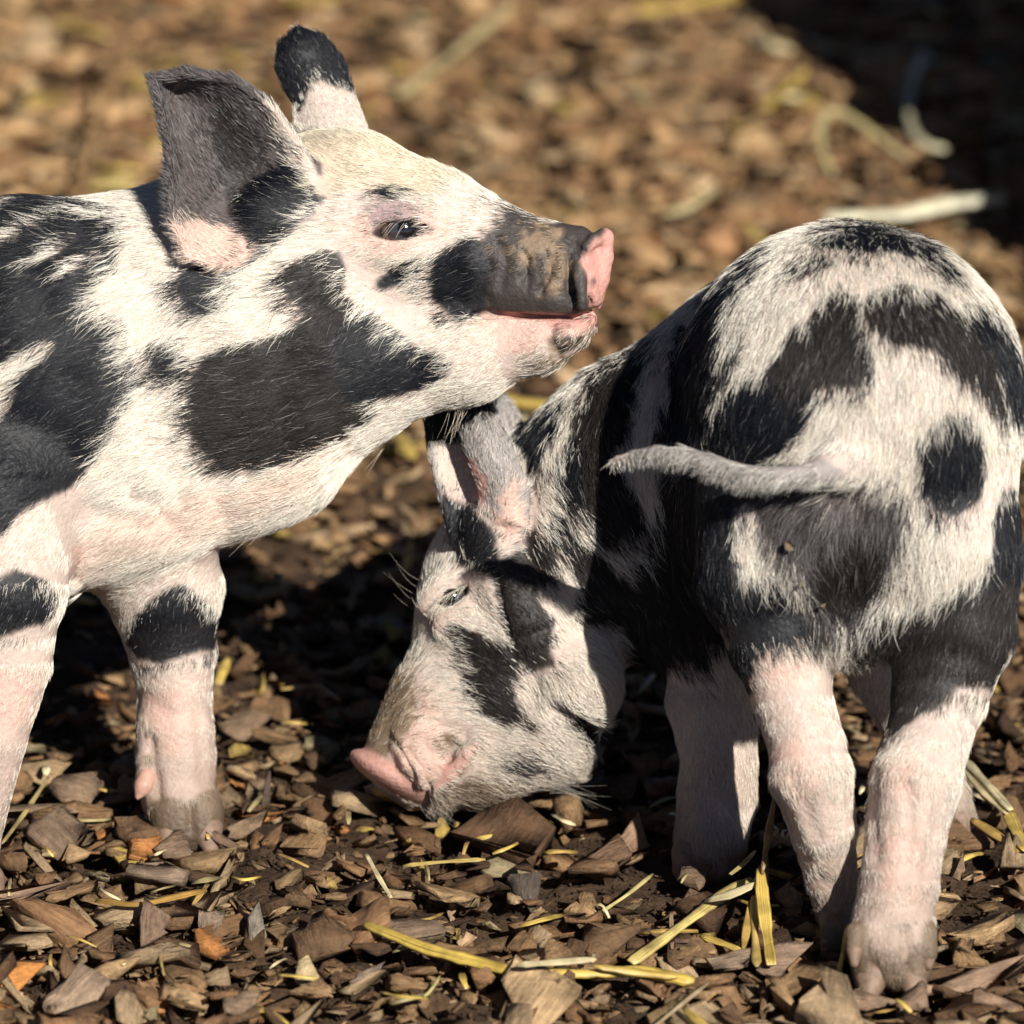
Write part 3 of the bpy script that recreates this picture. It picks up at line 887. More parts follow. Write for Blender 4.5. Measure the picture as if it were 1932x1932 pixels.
    creases = [
        (Z2([(1390, 900), (1370, 1010), (1300, 1120)]), 6, 7), (Z2([(1210, 920), (1190, 1010), (1160, 1060)]), 6, 5),
        (Z2([(1480, 920), (1480, 1080), (1520, 1200)]), 6, 8), (Z2([(1300, 1150), (1480, 1140)]), 5, 4),
        (Z2([(940, 860), (960, 1000), (900, 1150), (960, 1260)]), 16, 7), (Z2([(1430, 760), (1560, 850)]), 7, 6),
        (Z3([(760, 1740), (900, 1790), (1000, 1720), (1150, 1660), (1300, 1590)]), 26, 8), (Z3([(500, 1810), (700, 1850), (860, 1880), (1000, 1790)]), 26, 7),
        (Z4([(880, 1450), (900, 1600), (930, 1800)]), 12, 9, ['legfar', 'footfar']), (Z4([(1120, 1850), (1130, 2000)]), 9, 9, ['legfar', 'footfar']), (Z4([(820, 1200), (1000, 1330), (1240, 1280)]), 22, 6, ['legfar']), (Z4([(1180, 1350), (1200, 1700)]), 14, 5, ['legfar']),
        (Z4([(540, 520), (700, 400), (900, 280), (1050, 180)]), 26, 8),
        (Z2([(180, 700), (260, 630), (340, 610), (440, 650), (500, 700)]), 5, 5, ['head']), (Z2([(190, 640), (280, 570), (380, 570), (460, 620)]), 6, 4, ['head']),
        (Z1([(850, 1500), (950, 1480), (1050, 1400)]), 8, 8), ([(1104, 472), (1101, 500), (1113, 512), (1112, 575)], 4, 6), ([(1078, 474), (1073, 510), (1081, 556)], 4, 9, ['snout', 'head']), ([(1030, 474), (1038, 510), (1030, 535), (1015, 552)], 4, 8, ['snout', 'head']), ([(985, 500), (1000, 520), (992, 548)], 5, 4, ['snout', 'head']), ([(1020, 556), (1060, 552), (1084, 556)], 4, 5, ['snout', 'head']), ([(940, 455), (955, 490), (945, 540)], 12, 6), ([(985, 470), (1000, 495), (992, 525)], 5, 4),
    ]
    flow = [(1050, 500, -1, .25, 0), (960, 430, -1, -.15, 0), (850, 350, -1, -.35, .1), (720, 280, -1, -.25, .1), (650, 400, -1, -.1, 0),
            (760, 520, -.75, .6, 0), (690, 470, -1, .2, 0), (860, 540, -.75, .6, 0), (820, 620, -.9, .45, 0), (640, 560, -.55, .8, 0), (600, 700, -.95, .25, 0), (960, 660, -.8, .55, 0),
            (1060, 660, -.6, .7, 0), (820, 730, -.95, .3, 0), (480, 640, -.95, .35, 0), (430, 760, -1, .1, 0), (500, 900, -1, .15, 0), (350, 900, -.9, .3, 0), (260, 560, -.75, .65, 0), (250, 800, -.9, .4, 0), (120, 450, -.95, .3, 0), (100, 620, -.85, .5, 0),
            (80, 850, -.85, .5, 0), (200, 980, -.8, .5, 0), (400, 1000, -1, .15, 0), (60, 1150, -.35, .95, 0), (20, 1350, -.3, 1, 0), (330, 1150, 0, 1, 0), (270, 1180, -.5, .85, 0), (400, 1180, .35, .9, 0), (330, 1400, 0, 1, 0),
            (420, 200, -.5, -.85, 0), (400, 330, -.4, -.9, 0), (400, 440, -.7, -.5, 0), (530, 400, -.8, .2, 0), (560, 300, -.5, -.8, 0), (600, 150, -.3, -.95, 0), (620, 220, -.3, -.95, 0), (560, 460, -.8, .6, 0), (340, 540, -.6, .75, 0)]
    hairlen = {'*': (46, 1.0), 'head': (34, 1.3), 'jaw': (32, 1.3), 'snout': (12, 1.0), 'disc': (3, 0.15), 'legnear': (26, 1.2, 0.08), 'legfar': (25, 1.2, 0.08), 'footfar': (9, 0.8, 0.06), 'ear': (22, 1.3, 0.16), 'earfar': (20, 1.2, 0.16), 'lift': 0.10,
               'zones': [(755, 430, 55, 0.45), (1030, 500, 110, 0.3), (1040, 630, 90, 0.55), (640, 270, 110, 0.75), (330, 1440, 130, 0.7), (0, 1450, 160, 0.75)]}
    loc = ground(150, 1640)
    root, bo = build_piglet('piglet', 'piglet with raised head in profile, upright dark ears and black snout', A, 0.00118, patches, {'ear': 'M', 'disc': 'R', 'snout': 'E', 'footfar': 'D'}, creases, flow, hairlen, 250000, 11, loc)
    ey = add_eye((757, 434, -307), 42, (0.30, -0.05, -0.95), root, loc)
    lashes = []
    for i in range(7):
        x = 718 + i * 9
        x += rng.normal(0, 3)
        lashes.append([(x, 421, -346), (x - 6, 424, -372), (x - 22 + rng.normal(0, 5), 446 + rng.normal(0, 6), -386)])
    add_strands('eyelashes', lashes, (0.7, 0.62, 0.45), 0.00009, ey, loc)
    ch = []
    for i in range(14):
        x = 852 + rng.normal(0, 14)
        ch.append([(x + 14, 752, -215 + rng.normal(0, 14)), (x + 10 + rng.normal(0, 6), 782, -222), (x - 2 + rng.normal(0, 14), 806 + rng.uniform(0, 38), -222)])
    for i in range(12):
        x = 600 + rng.uniform(-140, 160); y = 925 - (x - 600) * 0.62 + 12
        ch.append([(x, y - 14, -190 + rng.normal(0, 20)), (x - 14, y + 8, -195), (x - 40 + rng.normal(0, 8), y + 26 + rng.normal(0, 8), -195)])
    add_strands('chin_hair', ch, (0.62, 0.54, 0.42), 0.00009, root, loc)
    for (x, y, w, dx) in ((324, 1566, -52, -4), (388, 1566, -46, 3)):
        add_sdf_part('hoof', [((x, y, w), 34, (x + dx * 3, y + 34, w - 22), 17, 'h', 10)], M_HOOF, root, loc)
    add_sdf_part('dewclaw', [((279, 1462, -46), 19, (270, 1484, -58), 16, 'h', 10), ((270, 1484, -58), 16, (260, 1504, -64), 6, 'h', 10)], M_CLAW, root, loc)
    for (x, dx) in ((-85, -6), (-25, 6)):
        add_sdf_part('hoof', [((x, 1660, GW(1690) - 20), 34, (x + dx, 1700, GW(1690) - 30), 28, 'h', 10)], M_HOOF, root, loc)
    return root

# ================================================================== rooting piglet (right, rump to the camera, head to the ground)
def build_rooting():
    B = Body((1, 0, 0))
    FW = GW(1872)                            # depth of the near hind foot
    B.chain([(1618, 745, -470, 300), (1600, 740, -330, 305), (1530, 770, -60, 270)], 'body', 60)
    B.chain([(1530, 770, -60, 265), (1470, 792, 0, 262)], 'body', 60)
    B.cone((1560, 920, -300), 270, (1480, 960, -60), 255, 'body', 60)
    B.cone((1430, 1060, -20), 235, (1380, 1090, 0), 225, 'body', 60)
    B.chain([(1470, 792, 0, 262), (1231, 893, 40, 215), (1050, 985, 60, 182)], 'neck', 60)
    B.cone((1260, 1000, 20), 190, (1180, 1090, 40), 150, 'neck', 50)
    # rump and thighs
    B.ell((1620, 760, -520), [(1, 0, 0), (0, 1, 0), (0, 0, 1)], (302, 325, 250), 'rump', 50)
    B.limb([(1475, 900, -520, 164), (1455, 1080, -530, 142), (1475, 1200, -545, 106), (1492, 1310, -560, 77), (1520, 1400, -585, 72), (1530, 1460, -600, 79), (1552, 1560, -570, 63), (1567, 1650, -520, 50), (1583, 1720, -485, 43), (1590, 1765, GW(1790), 40)], 'legleft', 34)
    B.limb([(1750, 880, -530, 172), (1790, 1050, -545, 140), (1795, 1180, -555, 122), (1776, 1300, -575, 94), (1752, 1390, -605, 79), (1728, 1470, -640, 85), (1712, 1560, -645, 76), (1698, 1660, -650, 74), (1686, 1730, -660, 77), (1680, 1790, -668, 74)], 'legright', 34)
    B.cone((1560, 1010, -560), 150, (1700, 1010, -560), 150, 'rump', 50)
    B.ell((1615, 1150, -590), [(1, 0, 0), (0, 1, 0), (0, 0, 1)], (120, 95, 80), 'rump', 40)
    # feet
    B.chain([(1646, 1790, -692, 40), (1644, 1840, -702, 36)], 'footright', 34)
    B.chain([(1714, 1790, -690, 40), (1718, 1836, -700, 36)], 'footright', 34)
    B.ball((1682, 1805, -675), 50, 'footright', 30)
    B.chain([(1615, 1760, -715, 22), (1612, 1795, -735, 17)], 'footright', 10)
    B.chain([(1748, 1758, -700, 20), (1752, 1800, -718, 16)], 'footright', 10)
    B.chain([(1580, 1755, GW(1790) - 30, 34), (1575, 1785, GW(1790) - 36, 28)], 'footleft', 12)
    # fore legs
    B.limb([(1400, 1160, -60, 160), (1345, 1320, -80, 86), (1356, 1430, -90, 70), (1354, 1500, -90, 73), (1340, 1580, GW(1625), 68), (1330, 1612, GW(1625) - 10, 58)], 'forelegleft', 40)
    B.limb([(1620, 1120, -40, 130), (1670, 1250, -20, 76), (1730, 1380, 0, 55), (1785, 1500, 20, 42), (1805, 1545, GW(1570), 36)], 'forelegright', 40)
    # tail
    B.limb([(1660, 850, -640, 36), (1605, 876, -735, 28), (1540, 893, -770, 22), (1470, 900, -785, 19), (1410, 896, -793, 17.5), (1350, 877, -790, 16), (1295, 860, -778, 15), (1240, 854, -760, 13), (1195, 858, -735, 10), (1165, 866, -715, 7), (1148, 870, -700, 4)], 'tail', 50)
    # head
    HB = (0.1, 0.3, 0.95)
    B.ball((985, 1120, 60), 192, 'head', 60, sq=0.78, L=HB)
    B.cone((1000, 1180, 50), 180, (950, 1330, 40), 150, 'head', 50, sq=0.8, L=HB)
    B.ball((1082, 1282, -34), 104, 'jowl', 24, sq=0.9)
    B.chain([(930, 1250, 50, 165), (838, 1346, 30, 104), (783, 1416, 15, 78), (766, 1438, 10, 74)], 'head', 40, sq=0.86, L=HB)
    B.chain([(990, 1370, 30, 140), (902, 1444, 20, 80), (832, 1486, 10, 40)], 'jaw', 30, sq=0.88, L=HB)
    B.cone((792, 1388, -44), 42, (802, 1436, -46), 42, 'head', 30)
    B.ell((732, 1462, 0), [(-0.52, 0.85, -0.1), (0.85, 0.52, 0.0), (0.0, 0.1, 1)], (26, 82, 64), 'disc', 10)
    B.ell((712, 1492, -4), [(-0.52, 0.85, -0.1), (0.85, 0.52, 0.0), (0.0, 0.1, 1)], (12, 62, 50), 'disc', 10, op='sub')
    B.slot([(905, 1395), (880, 1425), (850, 1462), (815, 1500), (800, 1530)], 2.5, 'head', 10)
    B.limb([(902, 1396, -62, 10), (880, 1424, -70, 14), (850, 1462, -66, 16), (822, 1492, -52, 13)], 'jaw', 14)
    B.limb([(752, 1400, -62, 16), (772, 1432, -76, 17), (796, 1466, -74, 15)], 'head', 16)
    # brow, lids, eye
    B.ell((835, 1110, -36), [(.7, -.7, 0), (.7, .7, 0), (0, 0, 1)], (62, 26, 26), 'head', 24)
    B.ell((872, 1150, -54), [(.8, -.6, 0), (.6, .8, 0), (0, 0, 1)], (62, 28, 26), 'head', 24)
    B.ell((854, 1128, -74), [(.8, -.55, 0), (.55, .8, 0), (0, 0, 1)], (38, 14, 38), 'head', 6, op='sub')
    # ear and the fold below it
    B.cloud(ear_pts(
        [(855, 1020, -60), (832, 930, -60), (812, 850, -50), (806, 795, -40), (830, 755, -20), (868, 735, 0)],
        [(965, 1030, -110), (990, 930, -120), (962, 850, -110), (925, 775, -80), (900, 750, -40), (868, 735, 0)], 36, 30, 26), 8.5, 'ear', 16)
    B.cloud(ear_pts(
        [(922, 965, -104), (896, 880, -114), (872, 810, -100), (866, 768, -60)],
        [(985, 990, -120), (990, 920, -125), (950, 830, -110), (915, 765, -70)], -26, 22, 16), 8, 'ear', 14)
    B.chain([(930, 1000, -60, 60), (962, 1100, -72, 52), (1000, 1175, -82, 48), (1022, 1200, -82, 46)], 'strap', 34)
    B.cloud(ear_pts(
        [(900, 960, 190), (870, 850, 210), (850, 760, 220), (880, 700, 220)],
        [(1010, 960, 180), (1010, 860, 205), (960, 760, 215), (880, 700, 220)], -40, 24, 18), 8.5, 'ear', 14)
    patches = [
        ('K', Z6([(940, 170), (1060, 130), (1150, 90), (1260, 105), (1400, 160), (1500, 220), (1620, 340), (1540, 310), (1430, 240), (1330, 215), (1180, 205), (1000, 195)])),
        ('B', Z6([(800, 305), (880, 280), (1000, 258), (1030, 280), (940, 310), (820, 325)])),
        ('K', Z6([(780, 170), (700, 220), (600, 290), (480, 390), (440, 470), (490, 480), (560, 400), (640, 320), (720, 250)])),
        ('K', Z6([(280, 700), (400, 500), (490, 460), (505, 560), (470, 700), (450, 860), (420, 1060), (280, 1150)]), ['rump', 'body', 'legleft']),
        ('G', Z6([(780, 490), (890, 435), (860, 480), (800, 500)])), ('G', Z6([(630, 520), (710, 440), (670, 510), (640, 540)])),
        ('B', Z6([(960, 480), (1050, 430), (1150, 440), (1140, 560), (1200, 640), (1225, 740), (1210, 830), (1130, 860), (1020, 850), (880, 880), (800, 850), (740, 770), (790, 680), (850, 590), (930, 560)])),
        ('B', Z6([(1170, 490), (1240, 420), (1320, 380), (1420, 400), (1550, 440), (1650, 530), (1720, 640), (1780, 760), (1830, 900), (1850, 1020), (1780, 940), (1720, 850), (1640, 820), (1580, 740), (1520, 680), (1420, 650), (1330, 640), (1220, 570)])),
        ('K', Z6([(1660, 470), (1740, 480), (1820, 560), (1890, 680), (1960, 800), (1970, 1000), (1900, 1010), (1850, 850), (1800, 720), (1720, 600)])),
        ('G', Z6([(1290, 830), (1360, 790), (1400, 840), (1340, 870)])),
        ('K', Z6([(500, 830), (560, 750), (600, 640), (570, 700), (480, 800), (440, 860)])),
        ('K', Z6([(640, 800), (720, 810), (800, 860), (880, 880), (960, 930), (900, 1020), (850, 1110), (780, 1150), (640, 1190), (400, 1160), (430, 1060), (520, 900)]), ['rump', 'body', 'legleft']),
        ('G', Z6([(960, 1130), (1010, 1060), (1060, 1070), (1020, 1130)])),
        ('E', Z6([(340, 1180), (640, 1190), (900, 1250), (1200, 1250), (1320, 1290), (1400, 1400), (1400, 1460), (1330, 1560), (1290, 1700), (1230, 1850), (1100, 1960), (900, 2050), (300, 2050), (300, 1450)]), ['rump', 'legleft', 'legright', 'body']),
        ('K', Z6([(340, 1150), (640, 1190), (760, 1250), (620, 1380), (520, 1500), (540, 1750), (620, 2050), (300, 2050), (300, 1450)]), ['rump', 'legleft', 'body']),
        ('W', Z6([(570, 1440), (650, 1400), (700, 1560), (760, 1620), (860, 1640), (930, 1740), (900, 1850), (800, 1850), (700, 1800), (580, 1680), (540, 1540)]), ['rump', 'legleft']),
        ('M', Z6([(700, 1420), (900, 1380), (1300, 1360), (1330, 1550), (1260, 1900), (1050, 1950), (900, 1800)]), ['rump', 'legleft', 'legright'], 34), ('B', Z6([(940, 1600), (1060, 1560), (1230, 1580), (1260, 1700), (1180, 1860), (1060, 1900), (960, 1800)]), ['rump', 'legleft', 'legright']),
        ('K', Z6([(1440, 1100), (1560, 1020), (1680, 1010), (1730, 1120), (1740, 1280), (1700, 1400), (1620, 1460), (1500, 1430), (1440, 1330), (1480, 1250)])),
        ('K', Z6([(1800, 1480), (1840, 1370), (1980, 1300), (1980, 2050), (1700, 2000), (1740, 1800), (1800, 1650)])),
        ('B', Z7([(1100, 100), (1200, 150), (1300, 100), (1500, 40), (1700, -60), (1980, -60), (1900, 150), (1850, 300), (1790, 420), (1620, 440), (1500, 540), (1330, 700), (1250, 760), (1300, 560), (1300, 400), (1130, 250)]), ['legright', 'rump', 'body']),
        ('K', Z7([(300, -60), (800, -60), (880, 100), (930, 190), (800, 230), (660, 250), (630, 330), (690, 430), (670, 560), (620, 660), (380, 560), (380, 300)]), ['legleft', 'rump', 'body']),
        ('P', Z7([(640, 330), (900, 260), (1150, 600), (1250, 1700), (900, 1700), (640, 700)]), ['legleft']),
        ('W', Z7([(700, 260), (950, 240), (980, 420), (1100, 700), (1180, 1300), (1080, 1400), (1000, 800), (860, 500), (680, 420)]), ['legleft']),
        ('P', Z7([(1180, 700), (1400, 640), (1700, 560), (1640, 1000), (1560, 1500), (1550, 2000), (1050, 2000), (1150, 1300)]), ['legright']),
        ('W', Z7([(1450, 560), (1820, 430), (1760, 700), (1660, 900), (1560, 1300), (1500, 1250), (1560, 800), (1400, 720), (1250, 850), (1200, 1150), (1160, 1100), (1200, 780)]), ['legright']),
        ('T', Z7([(690, 300), (900, 320), (1000, 560), (960, 640), (860, 480), (720, 420)]), ['legleft'], 22), ('T', Z7([(720, 700), (880, 680), (960, 900), (880, 960), (760, 860)]), ['legleft'], 26), ('T', Z7([(1240, 1080), (1440, 1120), (1460, 1420), (1260, 1440)]), ['legright'], 26), ('T', Z7([(1280, 780), (1420, 820), (1400, 960), (1260, 940)]), ['legright'], 26),
        ('D', Z7([(1080, 1650), (1250, 1720), (1400, 1700), (1520, 1640), (1500, 2000), (1080, 2000)]), ['legright', 'footright'], 30),
        ('D', Z7([(980, 1480), (1120, 1520), (1150, 1700), (900, 1700)]), ['legleft', 'footleft'], 20),
        ('W', [(1560, 850), (1700, 840), (1720, 900), (1600, 910)], ['tail', 'rump'], 20), ('W', [(1130, 840), (1200, 840), (1190, 890), (1130, 890)], ['tail'], 14),
        # neck and shoulder
        ('K', Z8([(560, 700), (700, 700), (850, 620), (980, 570), (910, 740), (860, 840), (810, 980), (760, 1060), (730, 960), (650, 840)]), ['neck', 'body', 'head']),
        ('B', Z8([(1180, 400), (1300, 310), (1500, 220), (1580, 150), (1500, 300), (1440, 430), (1400, 560), (1340, 800), (1330, 870), (1260, 900), (1240, 960), (1330, 1010), (1390, 1150), (1430, 1280), (1480, 1400), (1400, 1480), (1340, 1420), (1280, 1500), (1180, 1500), (1130, 1380), (1180, 1280), (1080, 1240), (1000, 1290), (920, 1180), (940, 1080), (950, 950), (1000, 860), (1060, 800), (1070, 700), (1100, 580)]), ['neck', 'body']),
        ('K', Z8([(890, 1250), (980, 1380), (960, 1450), (900, 1400)]), ['neck', 'body', 'head']),
        ('B', Z8([(770, 1450), (880, 1440), (900, 1560), (880, 1720), (800, 1690), (760, 1560)]), ['neck', 'head', 'body', 'strap', 'jowl']),
        ('B', Z8([(740, 1430), (860, 1400), (930, 1500), (900, 1640), (860, 1760), (780, 1720), (745, 1580)]), ['neck', 'head', 'body', 'strap', 'jowl']),
        ('B', Z8([(960, 1480), (1080, 1470), (1200, 1560), (1180, 1780), (1090, 1800), (1040, 1660)]), ['neck', 'head', 'body', 'jowl']),
        ('K', Z8([(1000, 860), (1060, 800), (1100, 900), (1040, 1150), (960, 1200), (930, 1060)]), ['neck', 'body']),
        ('B', Z8([(1060, 1500), (1160, 1560), (1260, 1640), (1330, 1720), (1400, 1600), (1430, 1700), (1400, 2000), (1060, 1990), (1080, 1800), (1040, 1680)]), ['neck', 'body', 'head']),
        ('K', Z8([(1640, 300), (1720, 100), (1770, 300), (1750, 500), (1770, 700), (1800, 900), (1700, 900), (1650, 800), (1680, 500)]), ['body', 'neck']),
        ('B', Z8([(1540, 1000), (1600, 1000), (1680, 1000), (1760, 1100), (1800, 1300), (1900, 2700), (1350, 2700), (1380, 1900), (1430, 1640), (1500, 1560), (1560, 1350), (1590, 1200)]), ['body', 'neck', 'forelegleft']),
        ('B', Z8([(1570, 640), (1640, 620), (1660, 800), (1600, 860), (1540, 800)]), ['body', 'neck']),
        # head
        ('B', Z5([(500, 300), (520, 60), (700, 0), (880, 0), (880, 120), (760, 150), (700, 200), (680, 280), (560, 290)]), ['ear']),  # dark ear tip: black hair, with the shade under the chin painted in
        ('P', Z5([(560, 300), (680, 290), (800, 500), (850, 650), (800, 700), (640, 600), (580, 450)]), ['ear'], 6),
        ('T', Z5([(920, 520), (1010, 500), (1030, 640), (1000, 800), (920, 800), (890, 680)]), ['ear', 'head', 'strap', 'neck'], 20),
        ('R', Z5([(700, 330), (760, 360), (820, 470), (830, 620), (790, 600), (740, 420)]), ['ear'], 6),
        ('K', Z5([(610, 570), (700, 620), (800, 700), (870, 760), (890, 980), (760, 940), (690, 900), (650, 800), (620, 700)]), ['head', 'neck', 'ear', 'strap']),
        ('B', Z5([(880, 980), (920, 900), (1040, 850), (1070, 1000), (1110, 1150), (1180, 1230), (1140, 1320), (950, 1300), (910, 1150)]), ['strap', 'head', 'neck']),
        ('B', Z5([(970, 1290), (1160, 1290), (1150, 1370), (1180, 1440), (1080, 1470), (1000, 1400), (960, 1360)])),
        ('B', Z5([(640, 1250), (760, 1270), (850, 1320), (940, 1340), (980, 1420), (960, 1520), (960, 1600), (1010, 1740), (900, 1740), (800, 1700), (720, 1600), (720, 1480), (660, 1400)]), ['head', 'jaw', 'jowl']),
        ('P', Z5([(480, 1120), (510, 1040), (600, 1040), (700, 980), (820, 960), (780, 1050), (640, 1150), (600, 1260), (500, 1260)]), ['head']),
        ('P', Z5([(1300, 1540), (1560, 1480), (1530, 1700), (1380, 1690)]), ['jowl', 'head', 'neck'], 14),
        ('D', Z5([(200, 1650), (400, 1480), (480, 1620), (470, 1750), (400, 1850), (250, 1930), (150, 1900)]), ['head'], 14),
        ('T', Z5([(480, 1560), (560, 1640), (600, 1750), (640, 1880), (560, 2150), (300, 2150), (340, 1930), (440, 1800)]), ['head'], 16),
        ('X', [(822, 1140), (838, 1122), (866, 1106), (888, 1100), (884, 1114), (860, 1134), (836, 1148)], ['head'], 1),
        ('R', [(860, 1425), (905, 1400), (890, 1440), (850, 1475), (815, 1490), (830, 1450)], ['head', 'jaw']),
        ('D', [(815, 1395), (850, 1385), (862, 1400), (845, 1420), (825, 1412)], ['head']),
        ('D', [(830, 1505), (880, 1470), (960, 1480), (940, 1530), (850, 1550)], ['jaw'], 16),
        ('K', [(940, 1440), (985, 1420), (1000, 1445), (960, 1455)], ['jaw', 'head'], 8),
        ('B', [(1070, 1345), (1110, 1370), (1150, 1400), (1120, 1400), (1080, 1375)], ['jaw', 'jowl', 'head', 'neck'], 6),
        ('P', [(1150, 1260), (1300, 1250), (1500, 1400), (1450, 1650), (1200, 1660), (1230, 1400)], ['forelegleft']),
    ]
    creases = [
        (Z8([(1570, 330), (1600, 450), (1590, 620), (1640, 850), (1640, 1000)]), 9, 14, ['body', 'neck']),
        (Z8([(1690, 190), (1680, 400), (1690, 700), (1720, 900)]), 10, 16, ['body', 'neck']), (Z8([(1760, 100), (1770, 400), (1790, 800)]), 10, 12, ['body', 'neck']),
        (Z8([(1440, 350), (1420, 600), (1330, 900), (1420, 1250), (1500, 1500)]), 26, 9, ['body', 'neck']),
        (Z8([(1000, 700), (940, 1000), (930, 1300), (1000, 1600), (1060, 1900)]), 24, 8, ['neck', 'body']),
        (Z8([(720, 900), (740, 1200), (730, 1500), (800, 1800), (900, 1990)]), 16, 16, ['neck', 'head']),
        (Z5([(1150, 1260), (1000, 1320), (960, 1360)]), 12, 10), (Z5([(880, 960), (910, 1150), (950, 1300)]), 8, 10, ['head', 'strap']),
        ([(1040, 1335), (1075, 1358), (1110, 1378), (1155, 1400)], 14, 24),
        ([(768, 1412), (798, 1452), (812, 1492)], 5, 9), ([(838, 1392), (850, 1412), (846, 1428)], 8, 14), ([(735, 1392), (762, 1428), (782, 1470)], 6, 8), ([(800, 1400), (815, 1440), (812, 1470)], 9, 6), ([(780, 1340), (830, 1370), (870, 1380)], 12, 6),
        (Z6([(1080, 1320), (1130, 1500), (1120, 1700), (1100, 1930)]), 40, 14, ['rump', 'legleft', 'legright']),
        (Z7([(830, 850), (900, 1000), (950, 1150)]), 16, 5), (Z7([(1380, 900), (1400, 1100), (1380, 1300)]), 16, 6),
        (Z7([(1230, 1750), (1270, 1900)]), 10, 10), (Z7([(1530, 760), (1560, 900), (1530, 1100), (1480, 1300)]), 18, 9), (Z7([(1240, 820), (1215, 1000), (1235, 1250)]), 14, 7), (Z7([(720, 900), (800, 1050), (900, 1250)]), 14, 7), (Z7([(1020, 640), (1080, 850), (1120, 1050)]), 14, 6), (Z7([(1180, 1480), (1300, 1500), (1480, 1470)]), 18, 7), (Z7([(1370, 1600), (1390, 1800)]), 12, 7), (Z7([(960, 1350), (1080, 1400)]), 14, 6),
    ]
    flow = [(1640, 470, -.1, 1, -.6), (1620, 650, 0, 1, -.3), (1500, 600, -.45, .9, -.2), (1400, 700, -.35, .95, 0), (1780, 600, .4, .9, -.2), (1870, 850, .25, 1, 0), (1620, 800, .05, 1, -.2), (1480, 800, -.5, .75, 0), (1420, 950, -.05, 1, 0),
            (1380, 1150, .1, 1, 0), (1640, 950, 0, 1, 0), (1540, 1050, .15, 1, 0), (1760, 900, -.05, 1, 0), (1780, 1080, -.2, 1, 0), (1850, 1150, -.2, 1, 0), (1720, 1200, -.5, .85, 0), (1500, 1200, .5, .8, 0), (1500, 1350, .25, 1, 0), (1750, 1380, -.4, .9, 0),
            (1550, 1600, .3, 1, 0), (1700, 1600, -.2, 1, 0), (1690, 1780, 0, 1, 0), (1500, 885, -1, 0, 0), (1300, 865, -1, 0, 0), (1590, 885, -1, .05, 0),
            (1280, 650, .35, .9, 0), (1220, 800, .4, .9, 0), (1060, 830, .05, 1, 0), (1150, 900, .5, .8, 0), (1020, 1000, .35, .9, 0), (1200, 1050, .9, .4, 0), (1080, 1080, .6, .75, 0), (1230, 950, .5, .8, 0), (1150, 1180, .8, .5, 0),
            (830, 1000, .1, -1, 0), (810, 1080, .3, -.9, 0), (900, 1060, .7, -.5, 0), (760, 1250, .15, -1, 0), (860, 1180, .8, .55, 0), (920, 1200, .75, .65, 0), (850, 1300, .7, .2, 0), (800, 1360, .55, -.7, 0), (920, 1320, .8, .45, 0), (880, 1400, .75, .3, 0),
            (980, 1420, 1, .15, 0), (900, 1490, .95, .35, 0), (1080, 1290, .3, .85, 0), (1060, 1220, .4, .7, 0), (1100, 1400, .95, .3, 0), (1000, 1160, .2, 1, 0), (1020, 1340, .7, .6, 0), (840, 900, -.3, -1, 0), (950, 880, -.3, -1, 0), (940, 990, -.1, -1, 0),
            (1340, 1400, 0, 1, 0), (1330, 1580, 0, 1, 0), (1790, 1500, .2, 1, 0), (1350, 1250, .2, 1, 0)]
    hairlen = {'*': (40, 1.0), 'head': (30, 1.2), 'jaw': (32, 1.2), 'jowl': (32, 1.2), 'disc': (3, 0.1), 'rump': (34, 1.1), 'legleft': (25, 1.4, 0.09), 'legright': (25, 1.4, 0.09), 'footleft': (9, .8, 0.06), 'footright': (9, .8, 0.06), 'tail': (24, 1.8, 0.01), 'ear': (18, 1.2), 'strap': (18, 1.2),
               'forelegleft': (28, 1.0), 'forelegright': (24, .5), 'lift': 0.16, 'zones': [(1790, 1100, 190, 1.7), (1440, 1000, 190, 1.6), (1560, 1150, 120, 1.3), (760, 1440, 90, 0.45), (855, 1130, 40, 0.7), (1690, 1760, 120, 0.75)]}
    loc = ground(1600, 1760)
    root, bo = build_piglet('piglet', 'piglet with its rump to the viewer and its snout down at the chips', B, 0.00118, patches, {'disc': 'R', 'tail': 'G', 'ear': 'G', 'footleft': 'D', 'footright': 'D'}, creases, flow, hairlen, 240000, 23, loc)
    ey = add_eye((855, 1127, -38), 32, (-0.1, -0.1, -1), root, loc)
    lashes = []
    for i in range(16):
        t = i / 15
        x, y = 826 + 58 * t, 1136 - 30 * t
        lashes.append([(x, y - 6, -72), (x - 8, y + 4, -92), (x - 20 + rng.normal(0, 7), y + 24 + rng.normal(0, 8), -98)])
    add_strands('eyelashes', lashes, (0.72, 0.66, 0.52), 0.00012, ey, loc)
    wh = []
    for i in range(16):
        wh.append([(1040 + rng.normal(0, 14), 1480 + rng.normal(0, 5), -20), (1090 + rng.normal(0, 10), 1495 + rng.normal(0, 6), -40), (1130 + rng.normal(0, 22), 1504 + rng.normal(0, 12), -50)])
    for i in range(5):
        y = 1084 + i * 15
        wh.append([(790, y + 10, 30), (764, y, 10), (740 + rng.normal(0, 8), y - 34 + rng.normal(0, 8), 0)])
    for i in range(10):
        wh.append([(830 + rng.normal(0, 20), 1520 + rng.normal(0, 4), -10), (835 + rng.normal(0, 20), 1540, -16), (845 + rng.normal(0, 22), 1556 + rng.normal(0, 5), -18)])
    add_strands('whiskers', wh, (0.45, 0.41, 0.34), 0.00007, root, loc)
    for (x, y, w) in ((1643, 1846, -708), (1720, 1842, -704)):
        add_sdf_part('hoof', [((x, y, w), 34, (x + (4 if x > 1680 else -4), y + 34, w - 24), 17, 'h', 10)], M_HOOF, root, loc)
